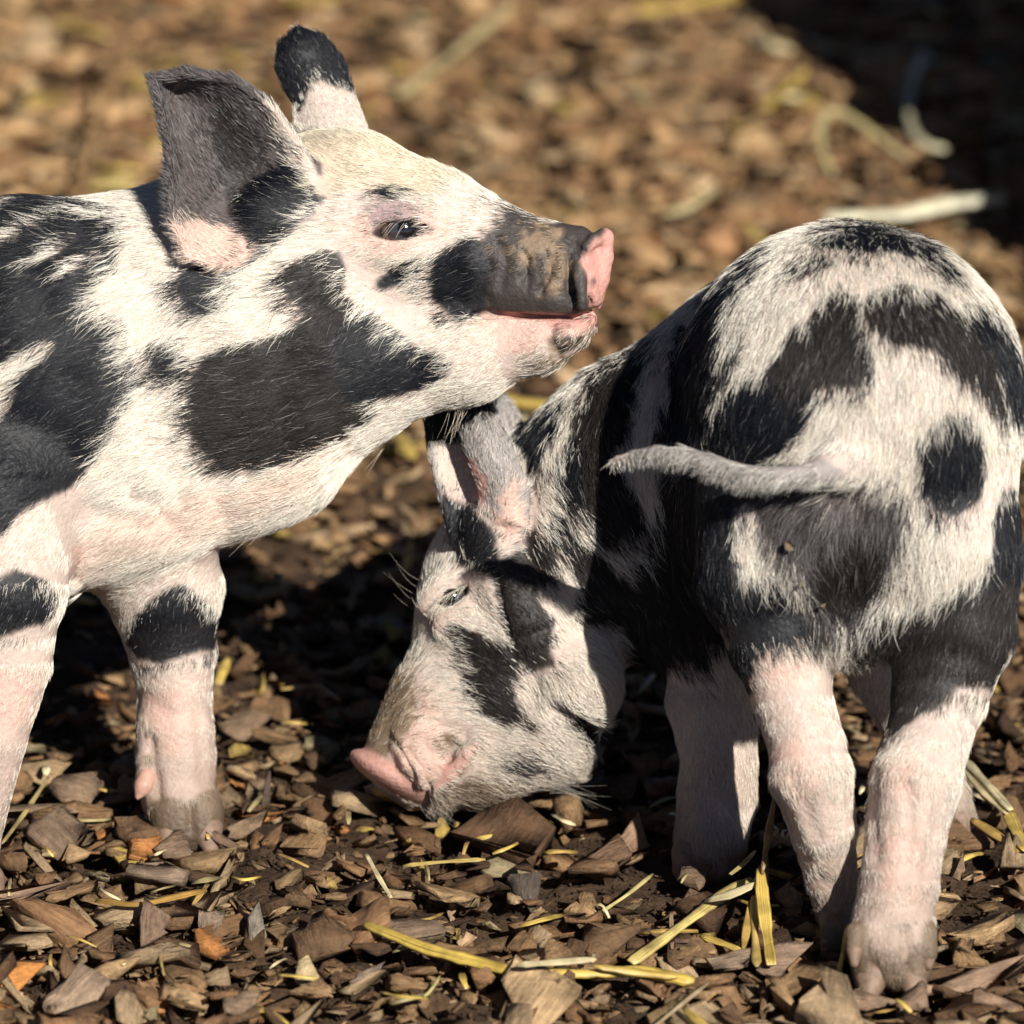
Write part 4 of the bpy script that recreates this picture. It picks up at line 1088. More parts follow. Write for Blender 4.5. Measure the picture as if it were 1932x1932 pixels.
    for (x, y, w) in ((1612, 1795, -735), (1752, 1800, -718)):
        add_sdf_part('dewclaw', [((x, y, w), 16, (x, y + 22, w - 6), 9, 'h', 10)], M_HOOF, root, loc)
    add_sdf_part('hoof', [((1574, 1778, GW(1790) - 36), 27, (1570, 1800, GW(1790) - 40), 22, 'h', 10)], M_HOOF, root, loc)
    for x in (1298, 1352):
        add_sdf_part('hoof', [((x, 1610, GW(1625) - 30), 32, (x - 4, 1640, GW(1625) - 40), 26, 'h', 10)], M_HOOF, root, loc)
    add_sdf_part('hoof', [((1808, 1545, GW(1570) - 10), 30, (1812, 1572, GW(1570) - 16), 24, 'h', 10)], M_HOOF, root, loc)
    return root

build_standing()
build_rooting()

# ================================================================== ground
def soil_z(x, y):
    p = np.stack([x, y, np.zeros_like(x)], 1)
    return -0.0085 + (fbm(p, 9, 3, 2) - 0.5) * 0.016 + (fbm(p, 60, 5, 4) - 0.5) * 0.016

def build_soil():
    # one sheet: fine where the camera looks, coarse out to the horizon
    xs = np.concatenate([-np.geomspace(60, 0.75, 14), np.linspace(-0.6, 0.6, 330), np.geomspace(0.75, 60, 14)])
    ys = np.concatenate([-np.geomspace(60, 0.5, 12), [0.0, 1.0, 1.8, 2.2], np.linspace(2.4, 3.2, 260), np.linspace(3.21, 5.2, 200), np.geomspace(5.5, 80, 12)])
    X, Y = np.meshgrid(xs, ys, indexing='ij')
    x, y = X.ravel(), Y.ravel()
    z = soil_z(x, y)
    n, m = len(xs), len(ys)
    i = np.arange((n - 1) * m).reshape(n - 1, m)[:, :-1].ravel()
    Q = np.stack([i, i + m, i + m + 1, i + 1], 1)
    me = np_mesh('ground', np.stack([x, y, z], 1), Q)
    me.materials.append(M_SOIL)
    o = link(bpy.data.objects.new('ground', me))
    tag(o, 'dark damp soil under the wood chips', kind='structure')
build_soil()

# chips: flat, broken, uneven pieces
def chip_shape(r):
    """vertices and triangles of one chip, about 1 x w x t, long side along x"""
    n = r.integers(5, 8)
    L, Wd, T = 1.0, (r.uniform(0.12, 0.24) if r.random() < 0.25 else r.uniform(0.32, 0.78)), r.uniform(0.06, 0.18)
    ang = np.sort(r.uniform(0, 2 * math.pi, n) * 0.25 + np.linspace(0, 2 * math.pi, n, endpoint=False) * 0.75 + 0.2)
    pw = r.uniform(2.2, 5.0)
    c, s = np.cos(ang), np.sin(ang)
    rad = 1.0 / (np.abs(c) ** pw + np.abs(s) ** pw) ** (1 / pw) * r.uniform(0.72, 1.10, n)
    base = np.stack([c * rad * L / 2, s * rad * Wd / 2], 1)
    cup = r.uniform(-0.25, 0.35)
    rings = []
    for (zz, k, sh) in ((-0.5, 0.90, 0.0), (0.2, 1.0, 0.02), (0.5, 0.92, 0.02)):
        q = base * k + r.normal(0, 0.02 + sh * 0.3, base.shape)
        z = zz * T + r.normal(0, 0.035, n) + cup * (q[:, 1] / Wd) ** 2 * 0.6 - cup * 0.1
        rings.append(np.column_stack([q, z]))
    V = [*rings[0], *rings[1], *rings[2]]
    tc = rings[2].mean(0) + np.array([r.normal(0, .08), r.normal(0, .05), r.normal(0.01, .04)])
    bc = rings[0].mean(0)
    V += [tc, bc]
    F = []
    for k in range(2):
        for i in range(n):
            a, b = k * n + i, k * n + (i + 1) % n
            F += [(a, b, b + n), (a, b + n, a + n)]
    for i in range(n):
        F.append((2 * n + i, 2 * n + (i + 1) % n, 3 * n))
        F.append(((i + 1) % n, i, 3 * n + 1))
    return np.array(V), np.array(F)

cr = np.random.default_rng(21)
SHAPES = [chip_shape(cr) for _ in range(48)]
CHIP_COLS = np.array([(0.31, 0.20, 0.108), (0.25, 0.158, 0.084), (0.36, 0.245, 0.135), (0.155, 0.094, 0.053), (0.27, 0.162, 0.084), (0.095, 0.055, 0.032), (0.33, 0.24, 0.150), (0.215, 0.122, 0.064)])

CHIP_COLS = CHIP_COLS * np.array([1.0, 0.95, 0.87])

def chip_rot(r, flat=0.3):
    yaw = r.uniform(0, 2 * math.pi)
    chip_rot.yaw = yaw % math.pi
    M = Matrix.Rotation(yaw, 3, 'Z') @ Matrix.Rotation(r.normal(0, flat), 3, 'Y') @ Matrix.Rotation(r.normal(0, flat), 3, 'X')
    return M

def soil_bare(px, py):
    """how little the mulch covers the soil there: trodden patches round the hind feet"""
    d = np.zeros_like(px)
    for (cx, cy, rx, ry, s) in ((1120, 1640, 330, 90, 0.8), (1870, 1580, 160, 170, 0.85), (1400, 1700, 260, 90, 0.5), (1830, 1700, 120, 90, 0.6)):
        d = np.maximum(d, s * np.exp(-(((px - cx) / rx) ** 2 + ((py - cy) / ry) ** 2)))
    return d

EXCL = [(ground(350, 1565), 0.017), (ground(1682, 1855), 0.019), (ground(1325, 1635), 0.018)]
def make_chip(shape_i, loc, M, size, colour, label, group, thick=1.0):
    key = 'chip_mesh_%d' % shape_i
    me = bpy.data.meshes.get(key)
    if me is None:
        V, F = SHAPES[shape_i]
        me = np_mesh(key, V * 0.03, F, smooth=False)      # 3 cm long
        me.materials.append(M_CHIP)
    o = bpy.data.objects.new('wood_chip', me)
    o.matrix_world = Matrix.Translation(Vector(loc)) @ M.to_4x4() @ Matrix.Diagonal((size / 0.03, size / 0.03, size / 0.03 * thick, 1))
    o.color = (*colour, 1)
    link(o)
    tag(o, label, 'wood chip', group)
    return o

GROUP_CHIPS = 'wood chips of the mulch'
# single pieces that stand out in the photograph: px, py, long side px, yaw deg, tilt deg toward the camera, colour, shape, label
SPECIAL = [
    (50, 1690, 150, 12, 18, (0.21, 0.135, 0.088), 3, 'big brown bark slab at the left edge, below the legs of the standing piglet'),
    (505, 1490, 92, 82, 55, (0.085, 0.058, 0.042), 5, 'dark squarish block standing up beside the forefoot of the standing piglet'),
    (470, 1370, 125, 20, 30, (0.20, 0.13, 0.08), 7, 'flat rectangular chip lying behind the dark block'),
    (1208, 1575, 105, 48, 50, (0.26, 0.16, 0.10), 9, 'reddish brown chip tilted on edge before the foreleg of the rooting piglet'),
    (1150, 1620, 120, 38, 30, (0.15, 0.088, 0.052), 11, 'long brown chip leaning to the right near the middle of the bare soil'),
    (985, 1670, 110, 85, 62, (0.085, 0.064, 0.05), 13, 'upright dark grey chip standing in the bare soil under the lowered snout'),
    (890, 1765, 78, 35, 38, (0.46, 0.30, 0.17), 15, 'pale tan chip with a fresh broken face just above the long straw'),
    (590, 1830, 80, 20, 36, (0.50, 0.36, 0.19), 17, 'pale yellow chip of fresh wood in the mulch at lower left of centre'),
    (45, 1845, 90, 5, 35, (0.52, 0.20, 0.055), 19, 'bright orange splintered chip at the lower left edge'),
    (300, 1655, 140, 4, 26, (0.20, 0.14, 0.095), 21, 'broad pale brown chip below the forefoot of the standing piglet'),
    (400, 1730, 95, 78, 40, (0.19, 0.135, 0.092), 23, 'rounded oval chip standing near the pointed chip'),
    (290, 1740, 100, 84, 55, (0.18, 0.115, 0.075), 25, 'pointed chip standing on end, left of the rounded oval chip'),
    (490, 1750, 90, 75, 40, (0.20, 0.165, 0.125), 27, 'greyish weathered chip right of the rounded oval chip'),
    (70, 1540, 200, 5, 10, (0.21, 0.14, 0.085), 29, 'long flat strip of bark just below the left front leg'),
    (160, 1505, 150, -20, 24, (0.19, 0.125, 0.078), 31, 'big grey brown plate of bark behind the long bark strip'),
    (120, 1580, 130, -50, 30, (0.15, 0.10, 0.065), 33, 'curved bark piece with ridges under the long bark strip'),
    (470, 1555, 85, 30, 40, (0.22, 0.145, 0.088), 35, 'squarish chip with a lit face below the dark block'),
    (775, 1760, 120, 10, 20, (0.17, 0.115, 0.075), 37, 'dark chip above the left end of the long straw'),
    (700, 1835, 85, 30, 35, (0.18, 0.13, 0.095), 39, 'grey triangular lump left under the long straw'),
    (1390, 1810, 110, 15, 22, (0.22, 0.155, 0.105), 41, 'flat chip beneath the bent straw stalks'),
    (1480, 1815, 110, 8, 26, (0.21, 0.14, 0.095), 43, 'flat lit chip left of the near hind foot'),
    (1830, 1850, 230, 18, 22, (0.24, 0.155, 0.10), 45, 'large smooth brown chip at the lower right corner'),
    (1885, 1900, 120, -30, 30, (0.23, 0.145, 0.092), 47, 'angular chip lying on the large smooth chip at lower right'),
    (1770, 1790, 90, 8, 22, (0.21, 0.155, 0.105), 1, 'chip right behind the near hind foot'),
    (1810, 1640, 80, 70, 35, (0.24, 0.155, 0.095), 2, 'pinkish brown chip right of the hind legs, under the golden straws'),
    (1330, 1690, 70, 60, 35, (0.17, 0.10, 0.062), 4, 'small reddish chip left of the bent straw stalks'),
    (150, 1880, 170, 50, 30, (0.26, 0.18, 0.12), 6, 'large pale brown chip at the bottom left corner'),
    (490, 1890, 150, 10, 20, (0.23, 0.155, 0.10), 8, 'long brown chip at the bottom edge, below the pale yellow chip'),
    (1540, 1380, 60, 60, 35, (0.22, 0.14, 0.09), 10, 'chip seen between the hind legs'),
    (345, 1592, 95, 14, 30, (0.19, 0.125, 0.08), 12, 'brown chip lying over the toes of the right forefoot of the standing piglet'),
    (420, 1585, 80, -35, 34, (0.16, 0.10, 0.064), 14, 'dark brown chip touching the outer toe of the standing forefoot'),
    (1640, 1893, 105, -12, 34, (0.22, 0.145, 0.092), 16, 'brown chip lying over the inner toe of the near hind foot'),
    (1735, 1888, 95, 24, 30, (0.20, 0.13, 0.085), 18, 'light brown chip leaning on the outer toe of the near hind foot'),
    (1330, 1655, 90, 10, 28, (0.15, 0.095, 0.06), 20, 'dark chip before the toes of the shaded foreleg of the rooting piglet'),
]
def spread_chips():
    r = np.random.default_rng(5)
    for (px, py, ln, yaw, tilt, colr, sh, label) in SPECIAL:
        p = ground(px, py, 0.006)
        size = ln / S * to_cam(p)[2] / D
        # tilt towards the camera about the across axis, then turn in the picture plane
        M = Matrix.Rotation(math.radians(tilt), 3, 'X') @ Matrix.Rotation(math.radians(yaw), 3, 'Z')
        make_chip(sh, p, M, size * 1.15, tuple(min(0.6, v * 1.25) for v in colr), label, GROUP_CHIPS)
    # 260 more of the nearest as single objects
    placed = [(s[0], s[1]) for s in SPECIAL]
    n = 0
    tries = 0
    while n < 260 and tries < 6000:
        tries += 1
        px, py = r.uniform(-30, 1960), 1932 + 60 - 560 * r.random() ** 1.25
        if r.random() < soil_bare(np.array([px]), np.array([py]))[0]: continue
        p = ground(px, py, r.uniform(-0.001, 0.007))
        if any(np.hypot(*(p - e)[:2]) < d for e, d in EXCL): continue
        if any(abs(px - a) < 45 and abs(py - b) < 22 for a, b in placed): continue
        placed.append((px, py))
        c = CHIP_COLS[r.integers(len(CHIP_COLS))] * r.uniform(0.75, 1.3)
        u = r.random()
        if u < 0.02: c = np.array((0.42, 0.28, 0.15))
        elif u < 0.03: c = np.array((0.45, 0.19, 0.06))
        size = r.uniform(0.016, 0.038) if r.random() < 0.72 else r.uniform(0.036, 0.058)
        big = 'large ' if size > 0.034 else ('small ' if size < 0.023 else '')
        sh = int(r.integers(48))
        e = np.ptp(SHAPES[sh][0][:, 1])
        form = 'narrow' if e < 0.40 else ('broad' if e > 0.56 else 'oblong')
        spots = [(120, 1600, 'below the standing piglet\'s left front leg'), (350, 1680, 'before the standing piglet\'s right forefoot'), (560, 1560, 'between the standing forefoot and the lowered snout'), (880, 1640, 'under the lowered head'),
                 (1250, 1650, 'before the rooting piglet\'s foreleg'), (1850, 1650, 'right of the rooting piglet\'s hind legs'), (1680, 1920, 'before the near hind foot'), (200, 1860, 'in the bottom left corner'), (600, 1900, 'at the bottom edge left of the long golden straw'),
                 (1000, 1900, 'below the long golden straw'), (800, 1740, 'above the long golden straw'), (1330, 1880, 'below the bent golden straws'), (1500, 1780, 'beside the bent golden straws'), (1880, 1880, 'in the bottom right corner')]
        where = min(spots, key=lambda q: (q[0] - px) ** 2 + (2 * (q[1] - py)) ** 2)[2]
        tone = 'dark brown' if c.mean() < 0.135 else ('mid brown' if c.mean() < 0.205 else 'light brown')
        M = chip_rot(r, 0.28)
        turn = '' if form == 'broad' else ('crosswise ' if chip_rot.yaw < 0.5 or chip_rot.yaw > 2.64 else ('endwise ' if 1.1 < chip_rot.yaw < 2.04 else ('right-slanting ' if chip_rot.yaw < 1.6 else 'left-slanting ')))
        make_chip(sh, p, M, size, c, '%s%s%s %s chip %s' % (turn, big, form, tone, where), GROUP_CHIPS, r.uniform(0.7, 1.3))
        n += 1
spread_chips()
def stuck_bits():
    lab = 'piglet with its rump to the viewer and its snout down at the chips'
    for (px, py, sz, yaw, sh, c, text) in ((1494, 1028, 0.0065, 0.5, 4, (0.42, 0.30, 0.20), 'tiny tan wood chip stuck to the rump below the tail'), (1508, 1096, 0.004, 1.2, 7, (0.38, 0.30, 0.16), 'tiny yellowish wood crumb stuck low on the rump'), (1556, 1142, 0.004, 0.2, 9, (0.40, 0.32, 0.18), 'tiny wood crumb stuck between the thighs')):
        p, n = on_body(lab, px, py)
        M = Vector(n).to_track_quat('Z', 'Y').to_matrix() @ Matrix.Rotation(yaw, 3, 'Z')
        make_chip(sh, p + n * 0.006, M, sz, c, text, None)
stuck_bits()

def chips_mass():
    r = np.random.default_rng(9)
    N0 = 44000
    # denser in view, thinning out around it
    y = 2.35 + (5.2 - 2.35) * r.random(N0) ** 0.85
    hw = 0.36 + 0.15 * (y - 2.35)
    x = r.uniform(-1.25, 1.25, N0) * hw
    z = r.uniform(-0.013, 0.003, N0)
    P = np.stack([x, y, z], 1)
    q = pic(to_cam(P))
    bare = soil_bare(q[:, 0], q[:, 1])
    keep = r.random(N0) > bare
    for e, d in EXCL: keep &= np.hypot(x - e[0], y - e[1]) > d
    P, q, bare = P[keep], q[keep], bare[keep]
    n = len(P)
    sz = r.uniform(0.007, 0.034, n) * np.where(r.random(n) < 0.35, 0.4, 1.0)
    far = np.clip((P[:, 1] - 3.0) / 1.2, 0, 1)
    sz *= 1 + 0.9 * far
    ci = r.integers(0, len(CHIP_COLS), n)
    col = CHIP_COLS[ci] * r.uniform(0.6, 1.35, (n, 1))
    # mulch colour grows paler with distance
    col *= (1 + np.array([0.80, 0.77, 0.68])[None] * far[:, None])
    col *= (0.62 + 0.76 * fbm(P, 4.5, 61, 3))[:, None]
    u = r.random(n)
    col[u < 0.02] = (0.42, 0.29, 0.16); col[(u > 0.02) & (u < 0.03)] = (0.45, 0.19, 0.06); col[(u > 0.03) & (u < 0.06)] = (0.42, 0.29, 0.08); col[(u > 0.06) & (u < 0.08)] = (0.27, 0.215, 0.12)
    yaw = r.uniform(0, 2 * math.pi, n); fl = 0.30 - 0.15 * far
    ty = r.normal(0, 1, n) * fl; tx = r.normal(0, 1, n) * fl
    si = r.integers(0, 48, n)
    th = r.uniform(0.7, 1.3, n) * (1 - 0.4 * far)
    VV, FF, CC, GG = [], [], [], []
    base = 0
    for s in range(48):
        ii = np.nonzero(si == s)[0]
        if not len(ii): continue
        V, F = SHAPES[s]
        W = V[None] * sz[ii, None, None]
        W = W * np.stack([np.ones(len(ii)), np.ones(len(ii)), th[ii]], 1)[:, None, :]
        G = W + r.uniform(0, 3, (len(ii), 1, 3))
        c, si_ = np.cos(tx[ii])[:, None], np.sin(tx[ii])[:, None]
        W = np.stack([W[..., 0], W[..., 1] * c - W[..., 2] * si_, W[..., 1] * si_ + W[..., 2] * c], -1)
        c, si_ = np.cos(ty[ii])[:, None], np.sin(ty[ii])[:, None]
        W = np.stack([W[..., 0] * c + W[..., 2] * si_, W[..., 1], -W[..., 0] * si_ + W[..., 2] * c], -1)
        c, si_ = np.cos(yaw[ii])[:, None], np.sin(yaw[ii])[:, None]
        W = np.stack([W[..., 0] * c - W[..., 1] * si_, W[..., 0] * si_ + W[..., 1] * c, W[..., 2]], -1)
        W = W + P[ii][:, None, :]
        m = len(V)
        VV.append(W.reshape(-1, 3)); GG.append(G.reshape(-1, 3))
        CC.append(np.repeat(col[ii], m, 0))
        FF.append((F[None] + (base + np.arange(len(ii)) * m)[:, None, None]).reshape(-1, 3))
        base += m * len(ii)
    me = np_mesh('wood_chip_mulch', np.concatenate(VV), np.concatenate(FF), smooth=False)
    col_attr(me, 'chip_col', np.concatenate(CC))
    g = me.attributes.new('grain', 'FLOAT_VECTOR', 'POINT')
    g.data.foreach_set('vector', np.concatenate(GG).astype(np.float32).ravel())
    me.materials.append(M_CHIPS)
    o = link(bpy.data.objects.new('wood_chip_mulch', me))
    tag(o, 'thick layer of brown wood chip mulch covering the pen floor', 'mulch', kind='stuff')
chips_mass()

def crumbs():
    """soil crumbs and bark dust in the trodden patches"""
    r = np.random.default_rng(31)
    n = 30000
    x = r.uniform(-0.36, 0.36, n); y = 2.42 + 0.85 * r.random(n) ** 1.3
    z = soil_z(x, y)
    s = np.exp(r.normal(-6.5, 0.55, n))
    V = np.array([(.5, 0, 0), (-.5, .06, .04), (.05, .42, 0), (0, -.4, .05), (.06, 0, .36), (0, .05, -.3)])
    F = np.array([(0, 2, 4), (2, 1, 4), (1, 3, 4), (3, 0, 4), (2, 0, 5), (1, 2, 5), (3, 1, 5), (0, 3, 5)])
    a = r.uniform(0, 6.28, n); c, q = np.cos(a)[:, None], np.sin(a)[:, None]
    W = (V[None] + r.normal(0, 0.07, (n, 6, 3))) * s[:, None, None] * r.uniform(0.6, 1.4, (n, 1, 3))
    W = np.stack([W[..., 0] * c - W[..., 1] * q, W[..., 0] * q + W[..., 1] * c, W[..., 2]], -1) + np.stack([x, y, z + 0.001], 1)[:, None, :]
    m = len(V)
    FF = (F[None] + (np.arange(n) * m)[:, None, None]).reshape(-1, 3)
    me = np_mesh('soil_crumbs', W.reshape(-1, 3), FF, smooth=False)
    me.materials.append(M_SOIL)
    tag(link(bpy.data.objects.new('soil_crumbs', me)), 'loose dark crumbs of soil and bark dust', 'soil', kind='stuff')
crumbs()

# ------------------------------------------------------------------ straw
def straw(name, pts, width, colr, label, group, cat='straw', hollow=True):
    """pts: (px, py, height above the ground in mm); a split stalk, curved across, with real thickness"""
    P = np.array([ground(p[0], p[1], p[2] / 1000.0) for p in pts])
    # heights are seen higher in the picture, so the foot point stays where the stalk is seen
    s = np.concatenate([[0], np.cumsum(np.linalg.norm(np.diff(P, axis=0), axis=1))])
    n = max(6, min(40, int(s[-1] / 0.004)))
    if len(P) > 2:
        t = np.linspace(0, s[-1], n)
        C = np.stack([np.interp(t, s, P[:, k]) for k in range(3)], 1)
        for _ in range(2): C[1:-1] = (C[:-2] + 2 * C[1:-1] + C[2:]) / 4
    else:
        t = np.linspace(0, s[-1], n); C = np.stack([np.interp(t, s, P[:, k]) for k in range(3)], 1)
        C[:, 2] += 0.002 * np.sin(np.linspace(0, math.pi, n)) * rng.normal(0, 1)
    w = width / S * to_cam(C[n // 2])[2] / D
    T = np.gradient(C, axis=0); T /= np.linalg.norm(T, axis=1)[:, None] + 1e-12
    toc = CAM - C; toc /= np.linalg.norm(toc, axis=1)[:, None]
    upv = np.array([0, 0, 1.0]) * 0.6 + toc * 0.4
    side = np.cross(T, upv); side /= np.linalg.norm(side, axis=1)[:, None] + 1e-12
    nn = np.cross(side, T)
    roll = 0.0; bend = rng.choice([-1.0, 1.0]) * rng.uniform(0.4, 1.0)
    K = 8
    ring = []
    for k in range(K):
        a = 2 * math.pi * k / K + roll
        ring.append((math.cos(a) * 0.5, math.sin(a) * 0.13 * (1 - 0.6 * math.cos(a) ** 2) + 0.22 * math.cos(a) ** 2 * bend))
    taper = np.ones(n); taper[0] = rng.uniform(0.3, 0.9); taper[-1] = rng.uniform(0.3, 0.9)
    wob = 1 + 0.16 * np.sin(np.linspace(0, 9, n) + rng.uniform(0, 6)) + rng.normal(0, 0.06, n)
    V = np.concatenate([C[:, None, :] + (side[:, None, :] * np.array([a for a, b in ring])[None, :, None] + nn[:, None, :] * np.array([b for a, b in ring])[None, :, None]) * (w * taper * wob)[:, None, None]], 1)
    V = V.reshape(-1, 3)
    F = []
    for i in range(n - 1):
        for k in range(K):
            F.append((i * K + k, i * K + (k + 1) % K, (i + 1) * K + (k + 1) % K, (i + 1) * K + k))
    o0 = P.mean(0)
    me = bpy.data.meshes.new(name)
    me.from_pydata([tuple(v) for v in (V - o0)], [], F + [tuple(range(K))[::-1], tuple(range((n - 1) * K, n * K))])
    at = me.attributes.new('along', 'FLOAT_VECTOR', 'POINT')
    al = np.zeros((len(V), 3), np.float32); al[:, 0] = np.repeat(np.linspace(0, s[-1], n), K) + rng.uniform(0, 9); al[:, 1] = np.tile([0.5 * w * math.cos(2 * math.pi * k / K) for k in range(K)], n)
    at.data.foreach_set('vector', al.ravel())
    for p in me.polygons: p.use_smooth = True
    me.materials.append(M_STRAW)
    o = bpy.data.objects.new(name, me)
    o.location = o0
    o.color = (*colr, 1)
    link(o)
    tag(o, label, cat, group)
    return o

GOLD, PALE, OCH, OLIVE, WHITE = (0.60, 0.415, 0.10), (0.72, 0.60, 0.34), (0.46, 0.29, 0.08), (0.36, 0.29, 0.13), (0.80, 0.74, 0.52)
GS = 'straws scattered on the mulch'
STRAWS = [
    ([(686, 1740, 16), (800, 1786, 14), (960, 1828, 12), (1090, 1836, 12), (1210, 1828, 10), (1310, 1850, 8)], 27, (0.62, 0.43, 0.09), 'long golden straw curving across the foreground mulch'),
    ([(974, 1822, 18), (1060, 1816, 18), (1125, 1810, 18)], 16, PALE, 'short pale straw lying on top of the long golden straw'),
    ([(1120, 1822, 16), (1200, 1832, 12), (1280, 1842, 10)], 20, GOLD, 'short golden straw at the right end of the long one'),
    ([(1190, 1815, 8), (1300, 1735, 12), (1385, 1672, 16), (1420, 1660, 18)], 24, (0.60, 0.46, 0.16), 'golden straw leaning up to the right toward the hind legs'),
    ([(1330, 1700, 16), (1380, 1690, 22), (1432, 1665, 28)], 20, PALE, 'pale bent straw joining the upright straw node'),
    ([(1462, 1500, 60), (1450, 1570, 45), (1438, 1650, 30)], 12, (0.28, 0.17, 0.05), 'thin brown straw stem standing in front of the dark belly shade'),
    ([(1434, 1640, 30), (1438, 1690, 26), (1445, 1750, 16), (1456, 1822, 8)], 22, GOLD, 'upright golden straw hanging down to the chips left of the hind feet'),
    ([(1424, 1690, 22), (1424, 1750, 14), (1428, 1824, 7)], 16, (0.66, 0.46, 0.14), 'straight golden straw beside the upright one'),
    ([(1416, 1700, 20), (1410, 1745, 14), (1402, 1795, 8)], 14, OCH, 'short ochre straw left of the straight upright straws'),
    ([(1320, 1764, 8), (1365, 1778, 8), (1402, 1794, 8)], 16, GOLD, 'short golden straw lying across the foot of the ochre one'),
    ([(1266, 1720, 8), (1268, 1790, 6)], 7, (0.45, 0.30, 0.2), 'thin brown twig crossing the golden leaning straw'),
    ([(1220, 1752, 9), (1300, 1776, 8)], 12, (0.16, 0.10, 0.07), 'short dark twig lying across the golden leaning straw'),
    ([(1820, 1432, 14), (1870, 1485, 14), (1908, 1528, 14)], 18, PALE, 'upper pale straw of the bundle right of the hind legs'),
    ([(1810, 1442, 12), (1860, 1500, 12), (1900, 1535, 12)], 12, (0.7, 0.56, 0.3), 'second pale straw of the bundle right of the hind legs'),
    ([(1815, 1472, 8), (1846, 1500, 8)], 6, PALE, 'thin short straw left of the pale straw bundle'),
    ([(1832, 1496, 10), (1868, 1512, 10), (1903, 1524, 11)], 10, (0.75, 0.6, 0.36), 'short pale straw below the bundle right of the hind legs'),
    ([(1900, 1530, 10), (1918, 1570, 9), (1936, 1606, 9)], 24, GOLD, 'golden broken stalk at the right edge'),
    ([(1832, 1544, 9), (1870, 1566, 9), (1924, 1606, 8)], 22, OCH, 'flat ochre straw beneath the broken stalk at the right edge'),
    ([(760, 1634, 7), (840, 1626, 8), (916, 1622, 8)], 9, (0.55, 0.4, 0.12), 'thin straight straw lying under the lowered head'),
    ([(690, 1610, 12), (712, 1652, 9), (738, 1694, 8)], 9, PALE, 'thin pale straw lying left of the bare soil'),
    ([(4, 1592, 8), (50, 1530, 10), (92, 1466, 12)], 9, (0.55, 0.42, 0.16), 'thin straw leaning beside the left front leg'),
    ([(1130, 1722, 7), (1180, 1690, 8), (1232, 1648, 9)], 9, (0.6, 0.5, 0.2), 'forked thin straw lying on the bare soil'),
    ([(1120, 1712, 8), (1150, 1732, 6)], 7, PALE, 'tiny straw at the end of the forked straw'),
    ([(1378, 1650, 24), (1405, 1630, 24), (1426, 1605, 26)], 10, (0.5, 0.4, 0.16), 'small curled straw near the left foreleg of the rooting piglet'),
    ([(1580, 1850, 10), (1590, 1800, 14), (1600, 1745, 20)], 10, (0.45, 0.36, 0.06), 'olive straw standing left of the near hind foot'),
    ([(180, 1700, 8), (260, 1710, 10), (390, 1680, 10)], 15, (0.42, 0.24, 0.06), 'ochre straw tucked under the broad pale brown chip'),
    ([(1690, 1885, 12), (1720, 1910, 8)], 12, GOLD, 'short golden straw in the mulch at the bottom right'),
    ([(1470, 1600, 8), (1500, 1560, 8), (1530, 1540, 8)], 8, OCH, 'thin straw behind the left hind leg'),
    ([(1290, 1900, 12), (1340, 1940, 10)], 18, GOLD, 'golden straw end cut by the bottom edge'),
    ([(1340, 1850, 10), (1290, 1890, 10), (1230, 1940, 12)], 9, (0.5, 0.38, 0.22), 'brown thin stalk at the bottom edge'),
    ([(800, 1880, 9), (830, 1840, 10)], 8, (0.6, 0.5, 0.2), 'tiny straw crossing under the long golden straw'),
    ([(230, 1820, 9), (280, 1790, 9)], 10, (0.55, 0.44, 0.2), 'short yellow straw in the mulch at lower left'),
    ([(300, 1790, 10), (310, 1840, 7)], 6, (0.5, 0.36, 0.12), 'thin upright straw at lower left'),
    # farther back
    ([(1556, 408, 14), (1700, 402, 16), (1800, 378, 18), (1900, 372, 18)], 32, WHITE, 'thick whitish straw lying behind the rump of the rooting piglet'),
    ([(1745, 96, 24), (1722, 150, 26), (1713, 205, 24), (1722, 250, 20), (1750, 278, 18), (1790, 284, 16)], 15, (0.6, 0.54, 0.34), 'curved pale straw lying in the dark shade at upper right'),
    ([(1572, 330, 10), (1548, 280, 18), (1546, 240, 26), (1562, 212, 32), (1592, 212, 32), (1640, 245, 26), (1715, 302, 14)], 13, (0.5, 0.42, 0.2), 'arched dry grass stem beside the shade'),
    ([(752, 178, 12), (850, 105, 18), (965, 8, 20)], 22, (0.52, 0.42, 0.2), 'long diagonal straw behind the raised head'),
    ([(1255, 402, 14), (1352, 350, 16)], 22, (0.6, 0.48, 0.25), 'short pale straw right of the raised snout'),
    ([(1405, 418, 14), (1442, 456, 12)], 20, (0.6, 0.42, 0.1), 'short golden straw above the back of the rooting piglet'),
    ([(150, 365, 20), (185, 240, 30), (225, 130, 40), (252, 50, 50)], 18, (0.35, 0.20, 0.08), 'thin brown stalk standing behind the standing piglet'),
    ([(1200, 22, 16), (1300, 8, 16), (1400, -10, 16)], 26, GOLD, 'golden straw at the top edge'),
    ([(1440, 200, 14), (1520, 130, 16)], 22, (0.58, 0.4, 0.1), 'golden straw near the shade at the top right'),
    ([(940, 750, 12), (1040, 762, 12)], 24, GOLD, 'golden straw seen between the two piglets under the chin'),
    ([(745, 815, 12), (780, 865, 10)], 26, GOLD, 'golden straw left of the upright ear of the rooting piglet'),
    ([(700, 1040, 12), (745, 1035, 12), (790, 1055, 10)], 14, OCH, 'ochre straw behind the forehead of the rooting piglet'),
    ([(765, 1075, 10), (775, 1020, 22)], 16, GOLD, 'short upright golden straw behind the forehead'),
    ([(530, 1300, 10), (600, 1290, 10), (640, 1320, 9)], 9, OCH, 'thin bent straw right of the far foreleg'),
    ([(410, 1290, 14), (430, 1240, 20)], 20, GOLD, 'golden straw end behind the far foreleg'),
    ([(170, 350, 14), (260, 345, 14)], 24, (0.6, 0.45, 0.12), 'golden straw behind the neck of the standing piglet'),
]
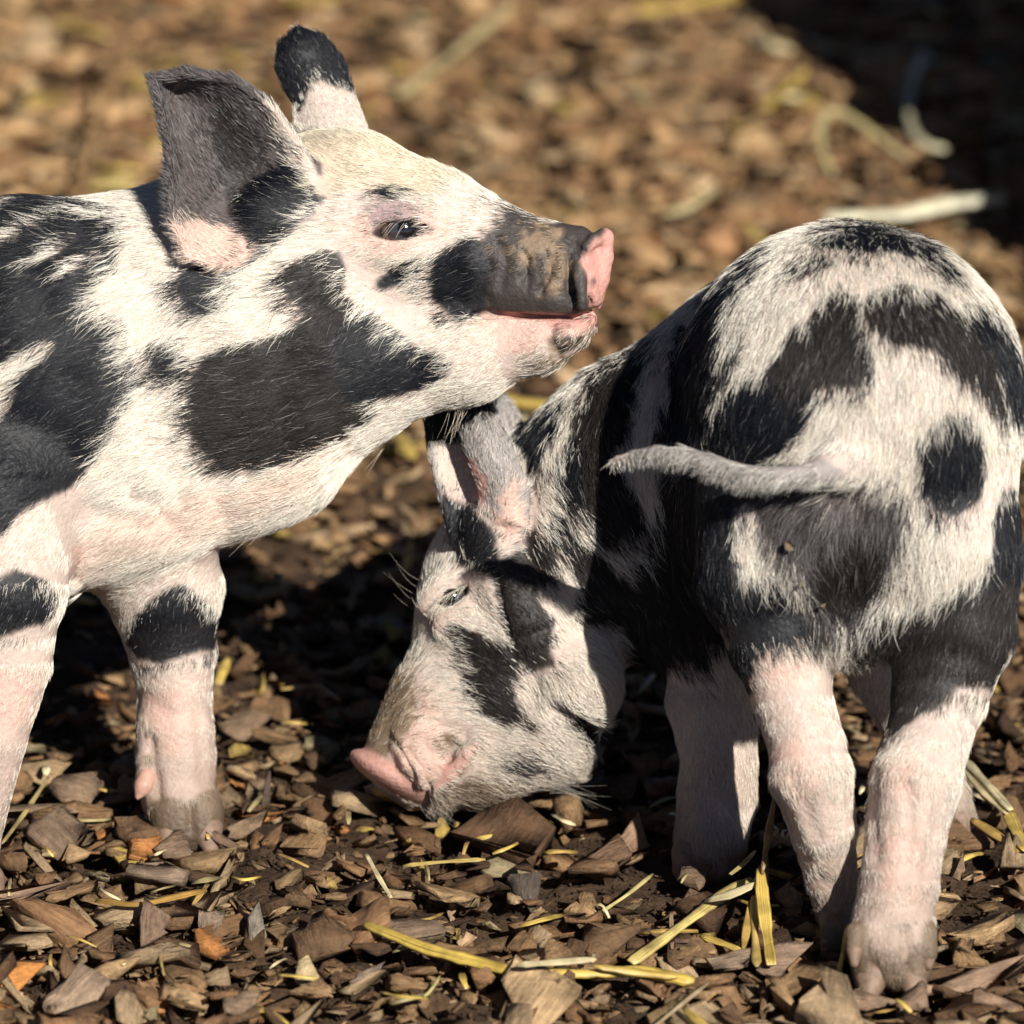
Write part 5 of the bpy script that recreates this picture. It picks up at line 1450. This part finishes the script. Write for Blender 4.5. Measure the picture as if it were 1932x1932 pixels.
for (pts, wd, c, lab) in STRAWS:
    # the points are where the stalk is seen, so bring each down its line of sight to its own height
    nm = 'twig' if 'twig' in lab else ('grass_stem' if 'grass' in lab else 'straw')
    straw(nm, pts, wd, c, lab, GS, nm.replace('_', ' '))
sr = np.random.default_rng(77)
for i in range(110):
    px, py = sr.uniform(0, 1932), sr.uniform(0, 1700) if i < 60 else sr.uniform(1480, 1930)
    L = sr.uniform(40, 110); a = sr.uniform(0, math.pi)
    dx, dy = math.cos(a) * L, math.sin(a) * L * 0.4
    ci = int(sr.integers(4)); c = [GOLD, PALE, OCH, OLIVE][ci]
    spots = [(300, 150, 'behind the ears of the standing piglet'), (900, 150, 'in the open mulch behind the raised head'), (1300, 300, 'in the open mulch above the rooting piglet\'s back'), (1750, 250, 'near the shade at the upper right'), (100, 250, 'in the upper left corner'),
             (650, 1100, 'below the neck of the standing piglet'), (120, 1600, 'below the standing piglet\'s left front leg'), (350, 1680, 'before the standing piglet\'s right forefoot'), (560, 1500, 'between the standing forefoot and the lowered snout'), (880, 1640, 'under the lowered head'),
             (1250, 1650, 'before the rooting piglet\'s foreleg'), (1850, 1650, 'right of the rooting piglet\'s hind legs'), (1680, 1920, 'before the near hind foot'), (200, 1860, 'in the bottom left corner'), (600, 1900, 'at the bottom edge left of the long golden straw'),
             (1000, 1900, 'below the long golden straw'), (800, 1740, 'above the long golden straw'), (1330, 1880, 'below the bent golden straws'), (1880, 1880, 'in the bottom right corner')]
    where = min(spots, key=lambda q: (q[0] - px) ** 2 + (1.6 * (q[1] - py)) ** 2)[2]
    lab = '%s %s straw lying %s' % ('long' if L > 85 else ('short' if L > 60 else 'tiny'), ['golden', 'pale', 'ochre', 'olive'][ci], where)
    straw('straw', [(px - dx / 2, py - dy / 2, 6), (px + sr.normal(0, 6), py + sr.normal(0, 4), 10), (px + dx / 2, py + dy / 2, 7)], sr.uniform(5, 13) if py > 1150 else sr.uniform(8, 20), c, lab, GS)

# ------------------------------------------------------------------ fence added out of view at right to shade the upper right corner
def shade_fence():
    x0, y0, y1 = 0.47, 3.33, 5.3
    r = np.random.default_rng(3)
    root = link(bpy.data.objects.new('shade_fence', None)); root.location = (x0, y0, 0)
    tag(root, 'added paling fence, unseen past the right edge, put there to cast shade', 'shade caster')
    mw = mat_plain('shade_board', (0.16, 0.11, 0.07), 0.8, 0.002, 40, 0.4)
    def box(nm, lo, hi):
        bm = bmesh.new(); bmesh.ops.create_cube(bm, size=1)
        for v in bm.verts: v.co = Vector([lo[k] + (v.co[k] + 0.5) * (hi[k] - lo[k]) for k in range(3)])
        bmesh.ops.bevel(bm, geom=bm.edges[:], offset=0.004, segments=1, affect='EDGES')
        me = bpy.data.meshes.new(nm); bm.to_mesh(me); bm.free(); me.materials.append(mw)
        return link(bpy.data.objects.new(nm, me), root)
    y = 0.0
    while y < y1 - y0:
        w = r.uniform(0.055, 0.09)
        h = min(0.48, 0.25 + 0.62 * y) + r.uniform(-0.02, 0.03)
        box('paling', (r.uniform(0, 0.004), y, -0.03), (0.02 + r.uniform(0, 0.004), y + w, h))
        y += w + 0.0006
    box('rail', (0.025, 0.02, 0.05), (0.055, y1 - y0, 0.10))
    for yy in (0.1, 0.95, 1.7): box('post', (0.056, yy, -0.05), (0.12, yy + 0.07, 0.18))
shade_fence()
